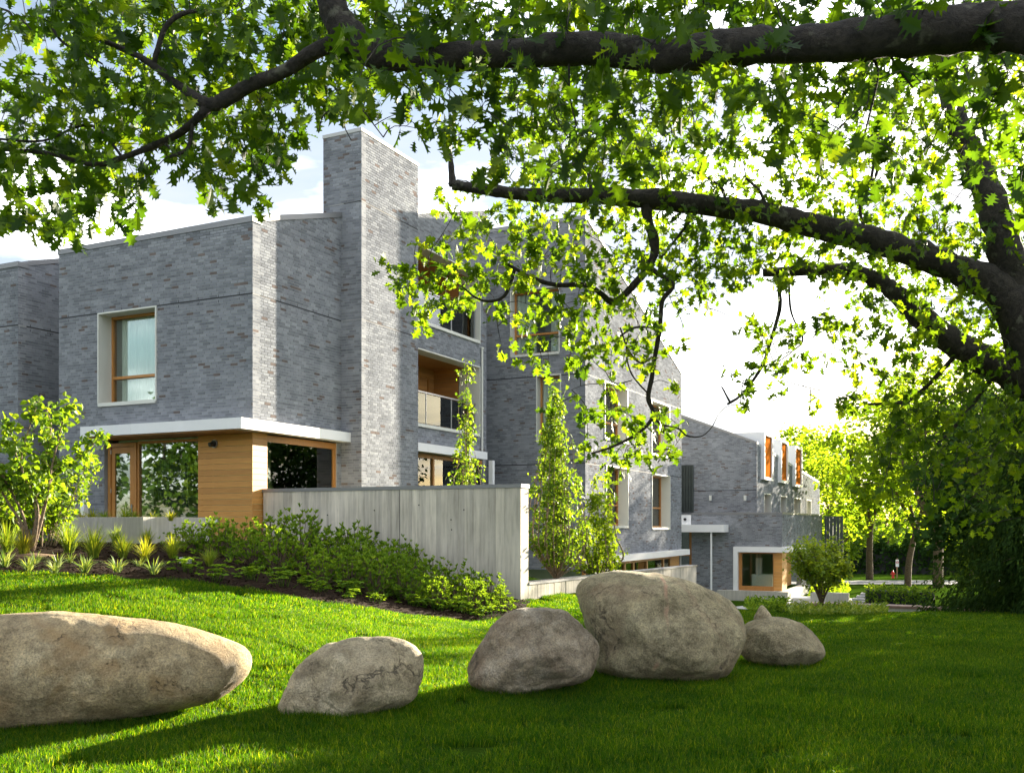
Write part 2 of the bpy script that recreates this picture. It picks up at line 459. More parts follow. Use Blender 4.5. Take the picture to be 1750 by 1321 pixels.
M_YGRASS = m_leaf("golden_grass", [(0.10, 0.17, 0.02), (0.20, 0.27, 0.03), (0.34, 0.36, 0.05)], 0.4)
M_LIRI = m_leaf("strap_leaf", [(0.06, 0.12, 0.03), (0.12, 0.20, 0.05), (0.30, 0.36, 0.16)], 0.3)
M_GRASS = m_leaf("lawn_blade", [(0.009, 0.046, 0.002), (0.026, 0.092, 0.003), (0.072, 0.150, 0.004), (0.20, 0.25, 0.02)], 0.66)
M_BARK = m_bark("oak_bark", (0.010, 0.008, 0.006), (0.050, 0.040, 0.031), 0.5)
M_BARKL = m_bark("pale_bark", (0.16, 0.11, 0.07), (0.34, 0.25, 0.17))
M_BARKM = m_bark("brown_bark", (0.07, 0.048, 0.03), (0.18, 0.125, 0.075))

def vary(m, scale, lo, hi):
    """slow colour variation of a plant material over the ground (real patches of paler and deeper growth)"""
    nt = m.node_tree; g_ = nd(nt, "ShaderNodeNewGeometry"); n = noi(nt, scale, 4, .6, g_.outputs["Position"])
    r = ramp(nt, [(.35, lo), (.65, hi)], n.outputs[0])
    for bn in ("Principled BSDF",):
        bs = nt.nodes[bn]; src = bs.inputs["Base Color"].links[0].from_socket
        out = mixc(nt, 1.0, src, r.outputs[0], "MULTIPLY"); nt.links.new(out, bs.inputs["Base Color"])
    tr = [x for x in nt.nodes if x.type == "BSDF_TRANSLUCENT"][0]; src = tr.inputs[0].links[0].from_socket
    nt.links.new(mixc(nt, 1.0, src, r.outputs[0], "MULTIPLY"), tr.inputs[0])
vary(M_GRASS, 1.1, (.72, .80, .8), (1.3, 1.18, 1.1))
def vary_each(m, stops):
    nt = m.node_tree; oi = nd(nt, "ShaderNodeObjectInfo"); r = ramp(nt, stops, oi.outputs["Random"])
    bs = nt.nodes["Principled BSDF"]; src = bs.inputs["Base Color"].links[0].from_socket
    nt.links.new(mixc(nt, 1.0, src, r.outputs[0], "MULTIPLY"), bs.inputs["Base Color"])
    tr = [x for x in nt.nodes if x.type == "BSDF_TRANSLUCENT"][0]; src = tr.inputs[0].links[0].from_socket
    nt.links.new(mixc(nt, 1.0, src, r.outputs[0], "MULTIPLY"), tr.inputs[0])
vary_each(M_SHRUB, [(0, (.82, .9, .85)), (.5, (1, 1.05, 1)), (1, (1.1, 1.12, .9))])
vary_each(M_YGRASS, [(0, (.7, .85, 1)), (1, (1.3, 1.1, .9))])
for m_ in (M_HEDGE, M_BGLEAF, M_CONIF, M_SHRUB): nospec(m_)
nospec(M_ORANGE, 0.0, .9)
# ------------------------------------------------------------------ terrain
TP = []
def tp(px, py, D): 
    p = W(px, py, D); TP.append((p.x, p.y, p.z))
for q in [(0,1321,6.3),(875,1321,6.3),(1750,1321,6.3),(0,1250,7.6),(420,1185,9.0),(560,1222,8.2),(880,1184,9.3),(1130,1160,10.2),(1340,1137,11.5),
          (1700,1120,12),(1700,1054,19),(1400,1057,19.5),(1150,1056,19.0),(855,1062,17.6),(700,1046,16.6),(600,1030,16.0),(430,1011,15),(300,997,14.6),(0,986,14.0),
          (430,1100,11.2),(700,1100,12.4),(0,960,15.8),(110,945,17.4),(230,938,18.9),(330,945,18.9),(430,965,18.0),
          (500,935,21.0),(700,985,20.2),(850,1025,19.4),(903,1038,19.0),(1000,1040,19.6)]:
    tp(*q)
TP += [(0,0,-1.62),(-6,0,-1.62),(6,0,-1.6),(-9,8,-1.3),(-14,14,-.6),(-16,20,-.5),(9,8,-1.62),(14,14,-1.75),(0,-8,-1.6),
       (-8,24,-.55),(-5,28,-.6),(-12,32,-.5),(-2,26,-.9),(2,27,-1.9),(4.6,29.5,-2.9),
       (6,25,-2.25),(10,26,-2.4),(15,26,-2.3),(8.5,32,-3.1),(11,38,-3.45),(10,43,-3.65),(16,34,-3.0),(20,36,-2.85),(22,46,-3.2),(26,54,-3.45),(15,52,-3.7),
       (24,62,-3.95),(33,60,-3.9),(30,78,-4.55),(45,78,-4.5),(20,80,-4.7),(0,60,-3.5),(-20,50,-.8),(40,40,-2.9),(30,110,-5.6),(60,110,-5.6),(0,110,-5.4),
       (50,150,-6.8),(-40,90,-3),(80,60,-3.5)]
TPA = np.array(TP)
def _tps_setup(P, lam=0.02):
    n = len(P); X = P[:, :2]
    d2 = ((X[:, None] - X[None]) ** 2).sum(-1)
    K = 0.5 * d2 * np.log(d2 + 1e-12)
    A = np.zeros((n + 3, n + 3)); A[:n, :n] = K + lam * np.eye(n)
    A[:n, n] = 1; A[:n, n + 1:] = X; A[n, :n] = 1; A[n + 1:, :n] = X.T
    rhs = np.zeros(n + 3); rhs[:n] = P[:, 2]
    return np.linalg.solve(A, rhs)
TW = _tps_setup(TPA)
def terr(x, y):
    x = np.atleast_1d(np.asarray(x, dtype=float)); y = np.atleast_1d(np.asarray(y, dtype=float))
    xs = np.clip(x, -60, 95); ys = np.clip(y, -10, 155)
    d2 = (xs[:, None] - TPA[None, :, 0]) ** 2 + (ys[:, None] - TPA[None, :, 1]) ** 2
    k = 0.5 * d2 * np.log(d2 + 1e-12)
    z = k @ TW[:-3] + TW[-3] + TW[-2] * xs + TW[-1] * ys
    z = np.clip(z, -9.0, 0.2)
    return z
def tz(x, y): return float(terr([x], [y])[0])
def hit(px, py, d0=5.0, d1=140.0):
    D = np.concatenate([np.arange(d0, 40, 0.05), np.arange(40, d1, 0.25)])
    x = (px - CX) / F * D; z = (HY - py) / F * D
    g = terr(x, D) 
    idx = np.where(z <= g)[0]
    if len(idx) == 0: i = len(D) - 1
    else: i = idx[0]
    return Vector((float(x[i]), float(D[i]), float(g[i])))

# ------------------------------------------------------------------ brick walls
BL, BH, MG = 0.205, 0.067, 0.0115
def wall(mbW, mbB, axis, plane, s0, s1, z0, zt, holes=(), joints=(), mbJ=None, sgn=1, thick=0.24, singles=None, single_test=None, seed=1):
    """axis F: faces -u, runs along b. axis R: faces +v, runs along a. zt(s): wall top. holes: (s0,s1,z0,z1)"""
    rs = random.Random(seed)
    def P(s, n, z):
        return (s, plane - n * sgn, z) if axis == "F" else (plane + n * sgn, s, z)
    def bx(mb, a, b, n0, n1, za, zb, tone, zb2=None):
        zb2 = zb if zb2 is None else zb2
        v = [P(a, n0, za), P(b, n0, za), P(b, n1, za), P(a, n1, za), P(a, n0, zb), P(b, n0, zb2), P(b, n1, zb2), P(a, n1, zb)]
        mb.add(v, [(0, 3, 2, 1), (4, 5, 6, 7), (0, 1, 5, 4), (1, 2, 6, 5), (2, 3, 7, 6), (3, 0, 4, 7)], tone)
    # backing
    ss = sorted(set([s0, s1] + [h[i] for h in holes for i in (0, 1) if s0 < h[i] < s1]))
    for a, b in zip(ss[:-1], ss[1:]):
        mid = (a + b) / 2
        hz = sorted([(h[2], h[3]) for h in holes if h[0] < mid < h[1]])
        z = z0
        for h0, h1 in hz:
            if h0 > z + 1e-4: bx(mbW, a, b, -thick, 0, z, h0, 0.5)
            z = max(z, h1)
        bx(mbW, a, b, -thick, 0, z, zt(a), 0.5, zt(b))
    # bricks
    levels = [z0] + [j for j in joints if j > z0] + [1e9]
    zmax = max(zt(s0), zt(s1))
    row = 0
    for li in range(len(levels) - 1):
        zb = levels[li] + (0.030 if li else 0.0)
        zend = min(levels[li + 1], zmax)
        while zb < zend - 0.02:
            z1 = min(zb + BH - MG, zend - 0.004)
            s = s0 - (BL * 0.5 if row % 2 else 0) - rs.choice((0, 0, BL * 0.25))
            while s < s1:
                a = max(s, s0); b = min(s + BL - MG, s1)
                segs = [(a, b)]
                for h in holes:
                    if z1 > h[2] + 0.01 and zb < h[3] - 0.01:
                        ns = []
                        for (p, q) in segs:
                            if q <= h[0] or p >= h[1]: ns.append((p, q))
                            else:
                                if p < h[0]: ns.append((p, h[0]))
                                if q > h[1]: ns.append((h[1], q))
                        segs = ns
                for p, q in segs:
                    if q - p < 0.02 or z1 > min(zt(p), zt(q)) + 0.03: continue
                    tone = rs.random() ** 1.0 * 0.87 if rs.random() > 0.035 else 0.92 + 0.08 * rs.random()
                    tone = tone * 0.75 + 0.12 if tone < 0.88 else tone
                    pr = 0.006 + rs.random() * 0.0025
                    if singles is not None and q - p > BL - MG - 0.003 and abs(z1 - zb - (BH - MG)) < 0.004 and single_test((p + q) / 2, (zb + z1) / 2):
                        singles.append((axis, P((p + q) / 2, pr, (zb + z1) / 2), tone)); continue
                    v = [P(p, 0, zb), P(q, 0, zb), P(q, 0, z1), P(p, 0, z1), P(p, pr, zb), P(q, pr, zb), P(q, pr, z1), P(p, pr, z1)]
                    mbB.add(v, [(4, 5, 6, 7), (0, 1, 5, 4), (1, 2, 6, 5), (2, 3, 7, 6), (3, 0, 4, 7)], tone)
                s += BL
            zb += BH; row += 1
        # dark slots beside the joint
        if mbJ is not None and li < len(levels) - 2 and levels[li + 1] < zmax:
            J = levels[li + 1]
            s = s0
            cuts = sorted([(max(h[0], s0), min(h[1], s1)) for h in holes if h[2] < J + .02 and h[3] > J - .02])
            cur = s0
            for c0, c1 in cuts + [(s1, s1)]:
                if c0 > cur + 0.02 and min(zt(cur), zt(c0)) > J: bx(mbJ, cur, c0, 0, 0.002, J - 0.004, J + 0.03, 0.5)
                cur = max(cur, c1)
            s = s0 + 0.35
            while s < s1 - 0.1:
                for dz in (0.03, -0.10):
                    if rs.random() < 0.85 and zt(s) > J + 0.15 and not any(h[0] - .02 < s < h[1] + .02 and h[2] < J + dz + .08 and h[3] > J + dz for h in holes):
                        bx(mbJ, s, s + 0.012, 0, 0.0105, J + dz, J + dz + 0.055, 0.5)
                s += BL * 3

def brick_mesh(axis, tone):
    mb = MB(); h = (BL - MG) / 2
    if axis == "F": mb.box(-h, h, 0, 0.012, -(BH - MG) / 2, (BH - MG) / 2, tone)
    else: mb.box(-0.012, 0, -h, h, -(BH - MG) / 2, (BH - MG) / 2, tone)
    me = mb.mesh("brick"); me.materials.append(M_BRICK); return me

def axbox(mb, axis, plane, s0, s1, n0, n1, z0, z1, tone=0.5, mi=0):
    if axis == "F": mb.box(min(s0, s1), max(s0, s1), plane - n1, plane - n0, z0, z1, tone, mi)
    else: mb.box(plane + n0, plane + n1, min(s0, s1), max(s0, s1), z0, z1, tone, mi)

def window(parent, axis, plane, s0, s1, z0, z1, depth=0.30, out=0.05, transom=0.34, curtain="full", proud=0.035, room=M_ROOM, curt=None, label=None, mull=(), frame_w=0.065, open_sash=False, jamb=0.035):
    """projecting pale surround, cedar frame, glass, curtain and the room behind"""
    sb = MB()
    t = jamb
    axbox(sb, axis, plane, s0, s1, -depth, proud, z1 - t, z1)
    axbox(sb, axis, plane, s0, s1, -depth, proud, z0, z0 + t)
    axbox(sb, axis, plane, s0, s0 + t, -depth, proud + 0.002, z0 + t, z1 - t)
    axbox(sb, axis, plane, s1 - t, s1, -depth, proud + 0.002, z0 + t, z1 - t)
    axbox(sb, axis, plane, s0 + 0.03, s1 - 0.02, 0.0, proud + 0.02, z0 - 0.055, z0 - 0.002)
    w = sb.build("window", M_CREAM, parent)
    if label: w["label"] = label
    a, b, c, d = s0 + t, s1 - t, z0 + t, z1 - t
    fb = MB(); fw = frame_w; n0, n1 = -depth - 0.05, -depth + 0.055
    axbox(fb, axis, plane, a, b, n0, n1, d - fw, d, 0.6); axbox(fb, axis, plane, a, b, n0, n1, c, c + fw, 0.6)
    axbox(fb, axis, plane, a, a + fw, n0, n1 - .004, c + fw, d - fw, 0.5); axbox(fb, axis, plane, b - fw, b, n0, n1 - .004, c + fw, d - fw, 0.5)
    zt_ = c + (d - c) * transom if transom else None
    if zt_: axbox(fb, axis, plane, a + fw, b - fw, n0, n1 + 0.015, zt_ - fw / 2, zt_ + fw / 2, 0.7)
    for m_ in mull:
        sm = a + (b - a) * m_
        axbox(fb, axis, plane, sm - fw / 2, sm + fw / 2, n0, n1 - .008, c + fw, d - fw, 0.5)
    fb.build("frame", M_CEDARV, w)
    for za, zb in ([(c + fw, zt_ - fw / 2), (zt_ + fw / 2, d - fw)] if zt_ else [(c + fw, d - fw)]):
        g = MB(); axbox(g, axis, plane, a + fw, b - fw, -depth - 0.006, -depth + 0.002, za, zb)
        g.build("pane", M_GLASS, w)
    # curtain (pleated cloth)
    if curtain:
        cb = MB()
        spans = {"full": [(a, b)], "split": [(a, a + (b - a) * .42), (a + (b - a) * .74, b)], "right": [(a + (b - a) * .12, b)], "left": [(a, a + (b - a) * .62)]}[curtain]
        for p, q in spans:
            k = max(8, int((q - p) / 0.022)); vs_, fs = [], []
            for i in range(k + 1):
                s = p + (q - p) * i / k
                n = -depth - 0.09 + 0.028 * math.sin(s * 47 + 2 * math.sin(s * 6)) + 0.012 * math.sin(s * 93)
                for z in (c, d):
                    vs_.append((s, plane - n, z) if axis == "F" else (plane + n, s, z))
            for i in range(k): fs.append((2 * i, 2 * i + 2, 2 * i + 3, 2 * i + 1))
            cb.add(vs_, fs)
        cb.build("curtain", curt or M_CURT, w, smooth=True)
    rb = MB()
    R0, R1 = -depth - 2.2, -depth - 0.06
    e = 0.03
    axbox(rb, axis, plane, a - .3, b + .3, R0 - 0.05, R0, c - .3, d + .2)
    axbox(rb, axis, plane, a - .3, b + .3, R0, R1, c - .3 - e, c - .3); axbox(rb, axis, plane, a - .3, b + .3, R0, R1, d + .2, d + .2 + e)
    axbox(rb, axis, plane, a - .3 - e, a - .3, R0, R1, c - .3, d + .2); axbox(rb, axis, plane, b + .3, b + .3 + e, R0, R1, c - .3, d + .2)
    rb.build("room_lining", room, w)
    return w

def boards(parent, axis, plane, s0, s1, z0, z1, h=0.135, n=0.02, lens=None, seed=0, m=None, name="cedar_board"):
    rs = random.Random(seed); z = z1; out = []
    while z > z0 + 0.03:
        zb = max(z - h + 0.006, z0)
        cuts = [s0]
        s = s0
        while True:
            s += rs.uniform(1.1, 2.8)
            if s > s1 - 0.5: break
            cuts.append(s)
        cuts.append(s1)
        for a, b in zip(cuts[:-1], cuts[1:]):
            mb = MB(); axbox(mb, axis, plane, a + 0.001, b - 0.002, 0, n + rs.uniform(0, .002), zb, z, rs.random())
            out.append(mb.build(name, m or M_CEDAR, parent))
        z -= h
    return out

# ================================================================== MAIN WING
BRZ = -TH
J3, J2, J1 = 2.17, 5.17, 8.17
def building(name, label, cat="building"):
    o = empty(name, (P0X, P0Y, 0), BRZ)
    tag(o, label, cat, "grey brick wings of one residence")
    return o

main = building("brick_building", "grey brick wing with tall square chimney and cedar corner under a white canopy")
bL = b_of(101, 0)                       # left end of the front
aC = a_of(583, 0); bCh = 0.624; aCe = aC + 2.74
aE = a_of(831, 0)
roofz = lambda a: 6.86 + 0.3107 * a
bJ = b_of(137, -0.72)
aG1 = a_of(575.5, 0)
mw, mb_, mj = MB(), MB(), MB()
singles = []
wz0, wz1 = z_of(692, 0, b_of(168.3, 0)), z_of(535.9, 0, b_of(168.3, 0))
wb0, wb1 = b_of(168.3, 0), b_of(268.5, 0)
FH = [(wb0, wb1, wz0, wz1), (bJ, 0.1, -2, 2.2)]
wall(mw, mb_, "F", 0, bL, 0.006, -1.3, lambda s: 6.86, FH, (J2,), mj, seed=3, singles=singles, single_test=lambda s, z: -1.42 < s and 2.45 < z < 5.2)
bal_a0, bal_a1 = aCe + 0.08, a_of(819.5, 0)
ub0, ub1 = z_of(548.3, a_of(714.6, 0), 0), z_of(417.9, a_of(714.6, 0), 0)
lb0, lb1 = z_of(726, a_of(715.3, 0), 0), z_of(595, a_of(715.3, 0), 0)
RH = [(-1, aG1, -2, 2.2)]
wall(mw, mb_, "R", 0, 0, aC, -1.3, roofz, RH, (J2,), mj, seed=4)
gw0, gw1 = aCe + 0.05, a_of(829, 0)
BHs = [(bal_a0, bal_a1, ub0, ub1), (bal_a0, bal_a1, lb0, lb1), (gw0, gw1, -2, 2.2)]
wall(mw, mb_, "R", 0, aCe, aE, -1.3, roofz, BHs, (), None, seed=5)
# unseen sides, closing the volume
mw.box(bL, 0.0, aE - .24, aE - .001, -1.3, roofz(aE) - .1)
mw.box(bL + .001, bL + .24, 0.24, aE - .24, -1.3, 6.8)
mw.build("wall", M_MORTAR, main)
mb_.build("brick_courses", M_BRICK, main, kind="stuff")
mj.build("movement_joint", M_DARK, main, kind="stuff")
rf = MB()
rf.add([(bL, 0, 6.80), (-0.02, 0, 6.80), (-0.02, aE, roofz(aE) - .06), (bL, aE, roofz(aE) - .06), (bL, 0, 6.6), (-0.02, 0, 6.6), (-0.02, aE, roofz(aE) - .3), (bL, aE, roofz(aE) - .3)],
       [(0, 1, 2, 3), (7, 6, 5, 4), (0, 4, 5, 1), (1, 5, 6, 2), (2, 6, 7, 3), (3, 7, 4, 0)])
roof = rf.build("roof", M_COPING, main)
# the left side above the roof rise
sw = MB(); sw.add([(bL + .24, .24, 6.8), (bL + .24, aE, 6.8), (bL + .24, aE, roofz(aE) - .3), (bL + .2, .24, 6.8), (bL + .2, aE, 6.8), (bL + .2, aE, roofz(aE) - .3)], [(0, 1, 2), (5, 4, 3), (0, 2, 5, 3)])
sw.build("gable_wall", M_MORTAR, main)
def coping(parent, pts, w=0.30, h=0.13, m=M_COPING, out=0.03):
    for (p, q, axis) in pts:
        mb = MB(); (x0, y0, z0), (x1, y1, z1) = p, q
        if axis == "F":
            L = x1 - x0; n = max(1, round(L / 3.0))
            for i in range(n):
                a = x0 + L * i / n + (0.004 if i else 0); b = x0 + L * (i + 1) / n
                za = z0 + (z1 - z0) * i / n; zb = z0 + (z1 - z0) * (i + 1) / n
                mb.add([(a, y0 - out, za - h), (b, y0 - out, zb - h), (b, y0 + w, zb - h), (a, y0 + w, za - h), (a, y0 - out, za), (b, y0 - out, zb), (b, y0 + w, zb), (a, y0 + w, za)],
                       [(0, 3, 2, 1), (4, 5, 6, 7), (0, 1, 5, 4), (1, 2, 6, 5), (2, 3, 7, 6), (3, 0, 4, 7)], random.random())
        else:
            mb.add([(x0 + out, y0, z0 - h), (x0 + out, y1, z1 - h), (x0 - w, y1, z1 - h), (x0 - w, y0, z0 - h), (x0 + out, y0, z0), (x0 + out, y1, z1), (x0 - w, y1, z1), (x0 - w, y0, z0)],
                   [(0, 1, 2, 3), (7, 6, 5, 4), (0, 4, 5, 1), (1, 5, 6, 2), (2, 6, 7, 3), (3, 7, 4, 0)], random.random())
        mb.build("coping", m, parent)
coping(main, [((bL - .03, 0, 6.93), (0.03, 0, 6.93), "F"), ((0, 0.27, 7.015), (0, aC - .002, roofz(aC) + .07), "R"), ((0, aCe, roofz(aCe) + .07), (0, aE, roofz(aE) + .07), "R")])
# individually pickable bricks around the near corner
bm_cache = {}
for k in range(24): bm_cache[k] = brick_mesh("F", 0.12 + 0.7 * k / 23 if k < 22 else 0.95)
singles.sort(key=lambda q: -q[1][0])
for (ax, p, tone) in singles[:300]:
    k = 23 if tone > 0.9 else min(21, max(0, int((tone - .12) / .7 * 22)))
    o = bpy.data.objects.new("brick", bm_cache[k]); COL.objects.link(o); o.parent = main; o.location = (p[0], p[1], p[2])
rest = MB()
for (ax, p, tone) in singles[300:]:
    h = (BL - MG) / 2; rest.box(p[0] - h, p[0] + h, p[1], p[1] + .012, p[2] - (BH - MG) / 2, p[2] + (BH - MG) / 2, tone)
if rest.n: rest.build("brick_rows", M_BRICK, main, kind="stuff")

# chimney (own part: mass, bricks, cap)
cw, cb, cj = MB(), MB(), MB()
CT = 9.95
bCl = bCh - 1.18
wall(cw, cb, "F", aC, bCl, bCh + .006, -1.3, lambda s: CT, (), (J2, J1), None, seed=8, thick=0.2)
wall(cw, cb, "R", bCh, aC, aCe, -1.3, lambda s: CT, (), (J2, J1), cj, seed=9, thick=0.2)
wall(cw, cb, "R", bCl, aC, aCe, 7.5, lambda s: CT, (), (), None, sgn=-1, seed=10, thick=0.2)
cw.box(bCl + .2, bCh - .2, aCe - .2, aCe - .001, -1.3, CT)
J1b = MB(); J1b.box(0.28 - .2, bCh, aC - .002, aC, J1 - .002, J1 + .02)
chim = cw.build("chimney", M_MORTAR, main)
cb.build("brick_courses", M_BRICK, chim, kind="stuff"); cj.build("movement_joint", M_DARK, chim, kind="stuff"); J1b.build("joint_line", M_DARK, chim)
cp = MB(); cp.box(bCl - .02, bCh + .02, aC - .02, aCe + .02, CT, CT + 0.09)
cp.build("cap", M_COPING_W, chim)
vt = MB(); vt.tube([(bCh - .5, aC + 1.0, CT + .09), (bCh - .5, aC + 1.0, CT + .30)], .09, 10); vt.tube([(bCh - .5, aC + 1.0, CT + .30), (bCh - .5, aC + 1.0, CT + .38)], .15, 10)
vt.build("flue", M_STEEL, chim)

# upper window of the front
window(main, "F", 0, wb0, wb1, wz0, wz1, depth=0.42, transom=0.30, curtain="right", label="tall upper window with tilted cedar sash")

# canopy
can = MB()
zc0, zc1 = 2.066, 2.307
for i in range(3):
    a = bJ + (0.31 - bJ) * i / 3; b = bJ + (0.31 - bJ) * (i + 1) / 3 - (0.004 if i < 2 else 0)
    can.box(a, b, -0.72, -0.004, zc0, zc1)
for i in range(2):
    a = -0.003 + (aC - .004) * i / 2; can.box(0.012, 0.31, a, a + (aC - .004) / 2 - .004, zc0, zc1)
cano = can.build("canopy", M_WHITE, main)
pj = MB(); pj.box(bJ, bJ + 0.13, -0.715, -0.60, -0.7, zc0 - .002); pj.build("canopy_post", M_WHITE, main)
sf = MB(); sf.box(bJ + .16, -0.02, -0.66, 0.3, zc0 - 0.03, zc0 - 0.004, 0.3); sf.build("soffit", M_SOFFIT, main)
# ground floor: cedar, door, glass
g0, g1, g2, g3 = b_of(186, .1), b_of(236, .1), b_of(340, .05), 0.0
FLZ = -0.5
boards(main, "F", 0.12, bJ - .02, g0, FLZ, zc0 - .035, seed=1)
boards(main, "F", 0.03, g2 + .01, -0.002, FLZ - .6, zc0 - .035, seed=2)
a457 = a_of(457, 0)
boards(main, "R", -0.022, 0.002, a457, FLZ - .6, zc0 - .01, seed=3)
# door
dr = MB(); dz1 = 1.96
dr.box(g0 + .02, g0 + .10, .06, .16, FLZ, dz1, .5); dr.box(g1 - .10, g1 - .02, .06, .16, FLZ, dz1, .5); dr.box(g0 + .10, g1 - .10, .06, .16, dz1 - .09, dz1, .6)
door = dr.build("door", M_CEDARV, main)
dl = MB(); A, B = g0 + .11, g1 - .11
dl.box(A, A + .11, .09, .14, FLZ, dz1 - .1, .7); dl.box(B - .15, B, .09, .14, FLZ, dz1 - .1, .7); dl.box(A + .11, B - .15, .09, .14, dz1 - .25, dz1 - .1, .7); dl.box(A + .11, B - .15, .09, .14, FLZ, FLZ + .25, .7)
dl.build("door_leaf", M_CEDARV, door)
dg = MB(); dg.box(A + .11, B - .15, .11, .118, FLZ + .25, dz1 - .25); dg.build("pane", M_GLASS, door)
hd = MB(); hd.box(B - .10, B - .06, .07, .09, .18, .46); hd.tube([(B - .08, .04, .24), (B - .24, .04, .24)], .012, 8); hd.tube([(B - .08, .09, .24), (B - .08, .04, .24)], .012, 8); hd.tube([(B - .08, .09, .40), (B - .08, .06, .40)], .028, 10)
hd.build("handle", M_STEEL, door)
for z in (-.2, .75, 1.7):
    hg = MB(); hg.tube([(A - .01, .075, z), (A - .01, .075, z + .1)], .012, 8); hg.build("hinge", M_STEEL, door)
# big window
bw = MB(); bw.box(g1 + .0, g1 + .05, .08, .18, FLZ, 1.98, .4); bw.box(g2 - .05, g2 + .01, .08, .18, FLZ, 1.98, .4); bw.box(g1 + .05, g2 - .05, .08, .18, 1.92, 1.98, .4); bw.box(g1 + .05, g2 - .05, .08, .18, FLZ, FLZ + .06, .4)
bwo = bw.build("window", M_CEDARV, main); bwo["label"] = "large fixed window beside the cedar door"
gp = MB(); gp.box(g1 + .05, g2 - .05, .12, .128, FLZ + .06, 1.92); gp.build("pane", M_GLASS, bwo)
# corner glass on the right
rw = MB(); fw = .085
rw.box(-.12, -.02, a457 + .002, aG1, 1.88, 2.03, .6); rw.box(-.12, -.03, aG1 - .09, aG1 - .002, FLZ, 1.88, .7); rw.box(-.12, -.03, a457 + .002, a457 + .03, FLZ, 1.88, .2)
rwo = rw.build("window", M_CEDARV, main); rwo["label"] = "wide corner window above the concrete wall"
gp = MB(); gp.box(-.075, -.067, a457 + .03, aG1 - .09, FLZ, 1.88); gp.build("pane", M_GLASS, rwo)
# room behind: pale green walls, floor, ceiling
rm = MB()
rm.box(bJ + .2, -.14, 4.2, 4.25, FLZ, 2.0); rm.box(bJ + .15, bJ + .2, .3, 4.25, FLZ, 2.0)
pa = a_of(516, -.6)
rm.box(-.30, -.24, pa, 3.3, FLZ, 1.7); rm.box(-.66, -.60, pa, 4.2, FLZ, 2.0)
rm.box(-2.3, -2.25, 1.2, 4.2, FLZ, 2.0)
rm.box(bJ + .2, -.14, .25, 4.2, 2.0, 2.04)
rmo = rm.build("interior_wall", M_GREEN, main)
dp = MB()
for z0_, z1_ in ((-.4, .55), (.62, 1.55)):
    p0, p1 = pa + .38, pa + 1.0
    for (a_, b_, c_, d_) in ((p0, p1, z1_ - .02, z1_), (p0, p1, z0_, z0_ + .02), (p0, p0 + .02, z0_ + .02, z1_ - .02), (p1 - .02, p1, z0_ + .02, z1_ - .02)):
        dp.box(-.24, -.222, a_, b_, c_, d_)
dp.build("door_moulding", M_GREEN, rmo)
fl = MB(); fl.box(bJ + .15, -.13, .2, 4.25, FLZ - .1, FLZ); fl.build("floor_slab", M_FLOOR, main)
cd = MB(); k = 60; vs_ = []; c0, c1 = g1 + .15, g1 + 1.25
for i in range(k + 1):
    s = c0 + (c1 - c0) * i / k; y = .5 + .04 * math.sin(s * 40) + .02 * math.sin(s * 71)
    vs_ += [(s, y, FLZ), (s, y, 1.95)]
cd.add(vs_, [(2 * i, 2 * i + 2, 2 * i + 3, 2 * i + 1) for i in range(k)])
cd.build("curtain", M_CURTD, bwo, smooth=True)
# small fittings on the cedar
sc_ = MB(); cb_ = b_of(367, 0); sc_.tube([(cb_, .03, 1.83), (cb_, -.06, 1.83)], .075, 14); sc_.tube([(cb_, -.06, 1.82), (cb_ - .02, -.15, 1.80)], .055, 14)
so = sc_.build("security_camera", M_BLACK, main, smooth=False)
sc2 = MB(); sc2.tube([(cb_, .02, 1.83), (cb_, -.03, 1.83)], .095, 14); sc2.build("mount_ring", M_STEEL, so)
wl_ = MB(); lb = b_of(372, 0); wl_.box(lb - .06, lb + .06, -.05, .005, -.02, .13); wlo = wl_.build("step_light", M_STEEL, main)
wl2 = MB(); wl2.box(lb - .03, lb + .03, -.055, -.05, 0.0, .10); wl2.build("lens", M_WHITE, wlo)

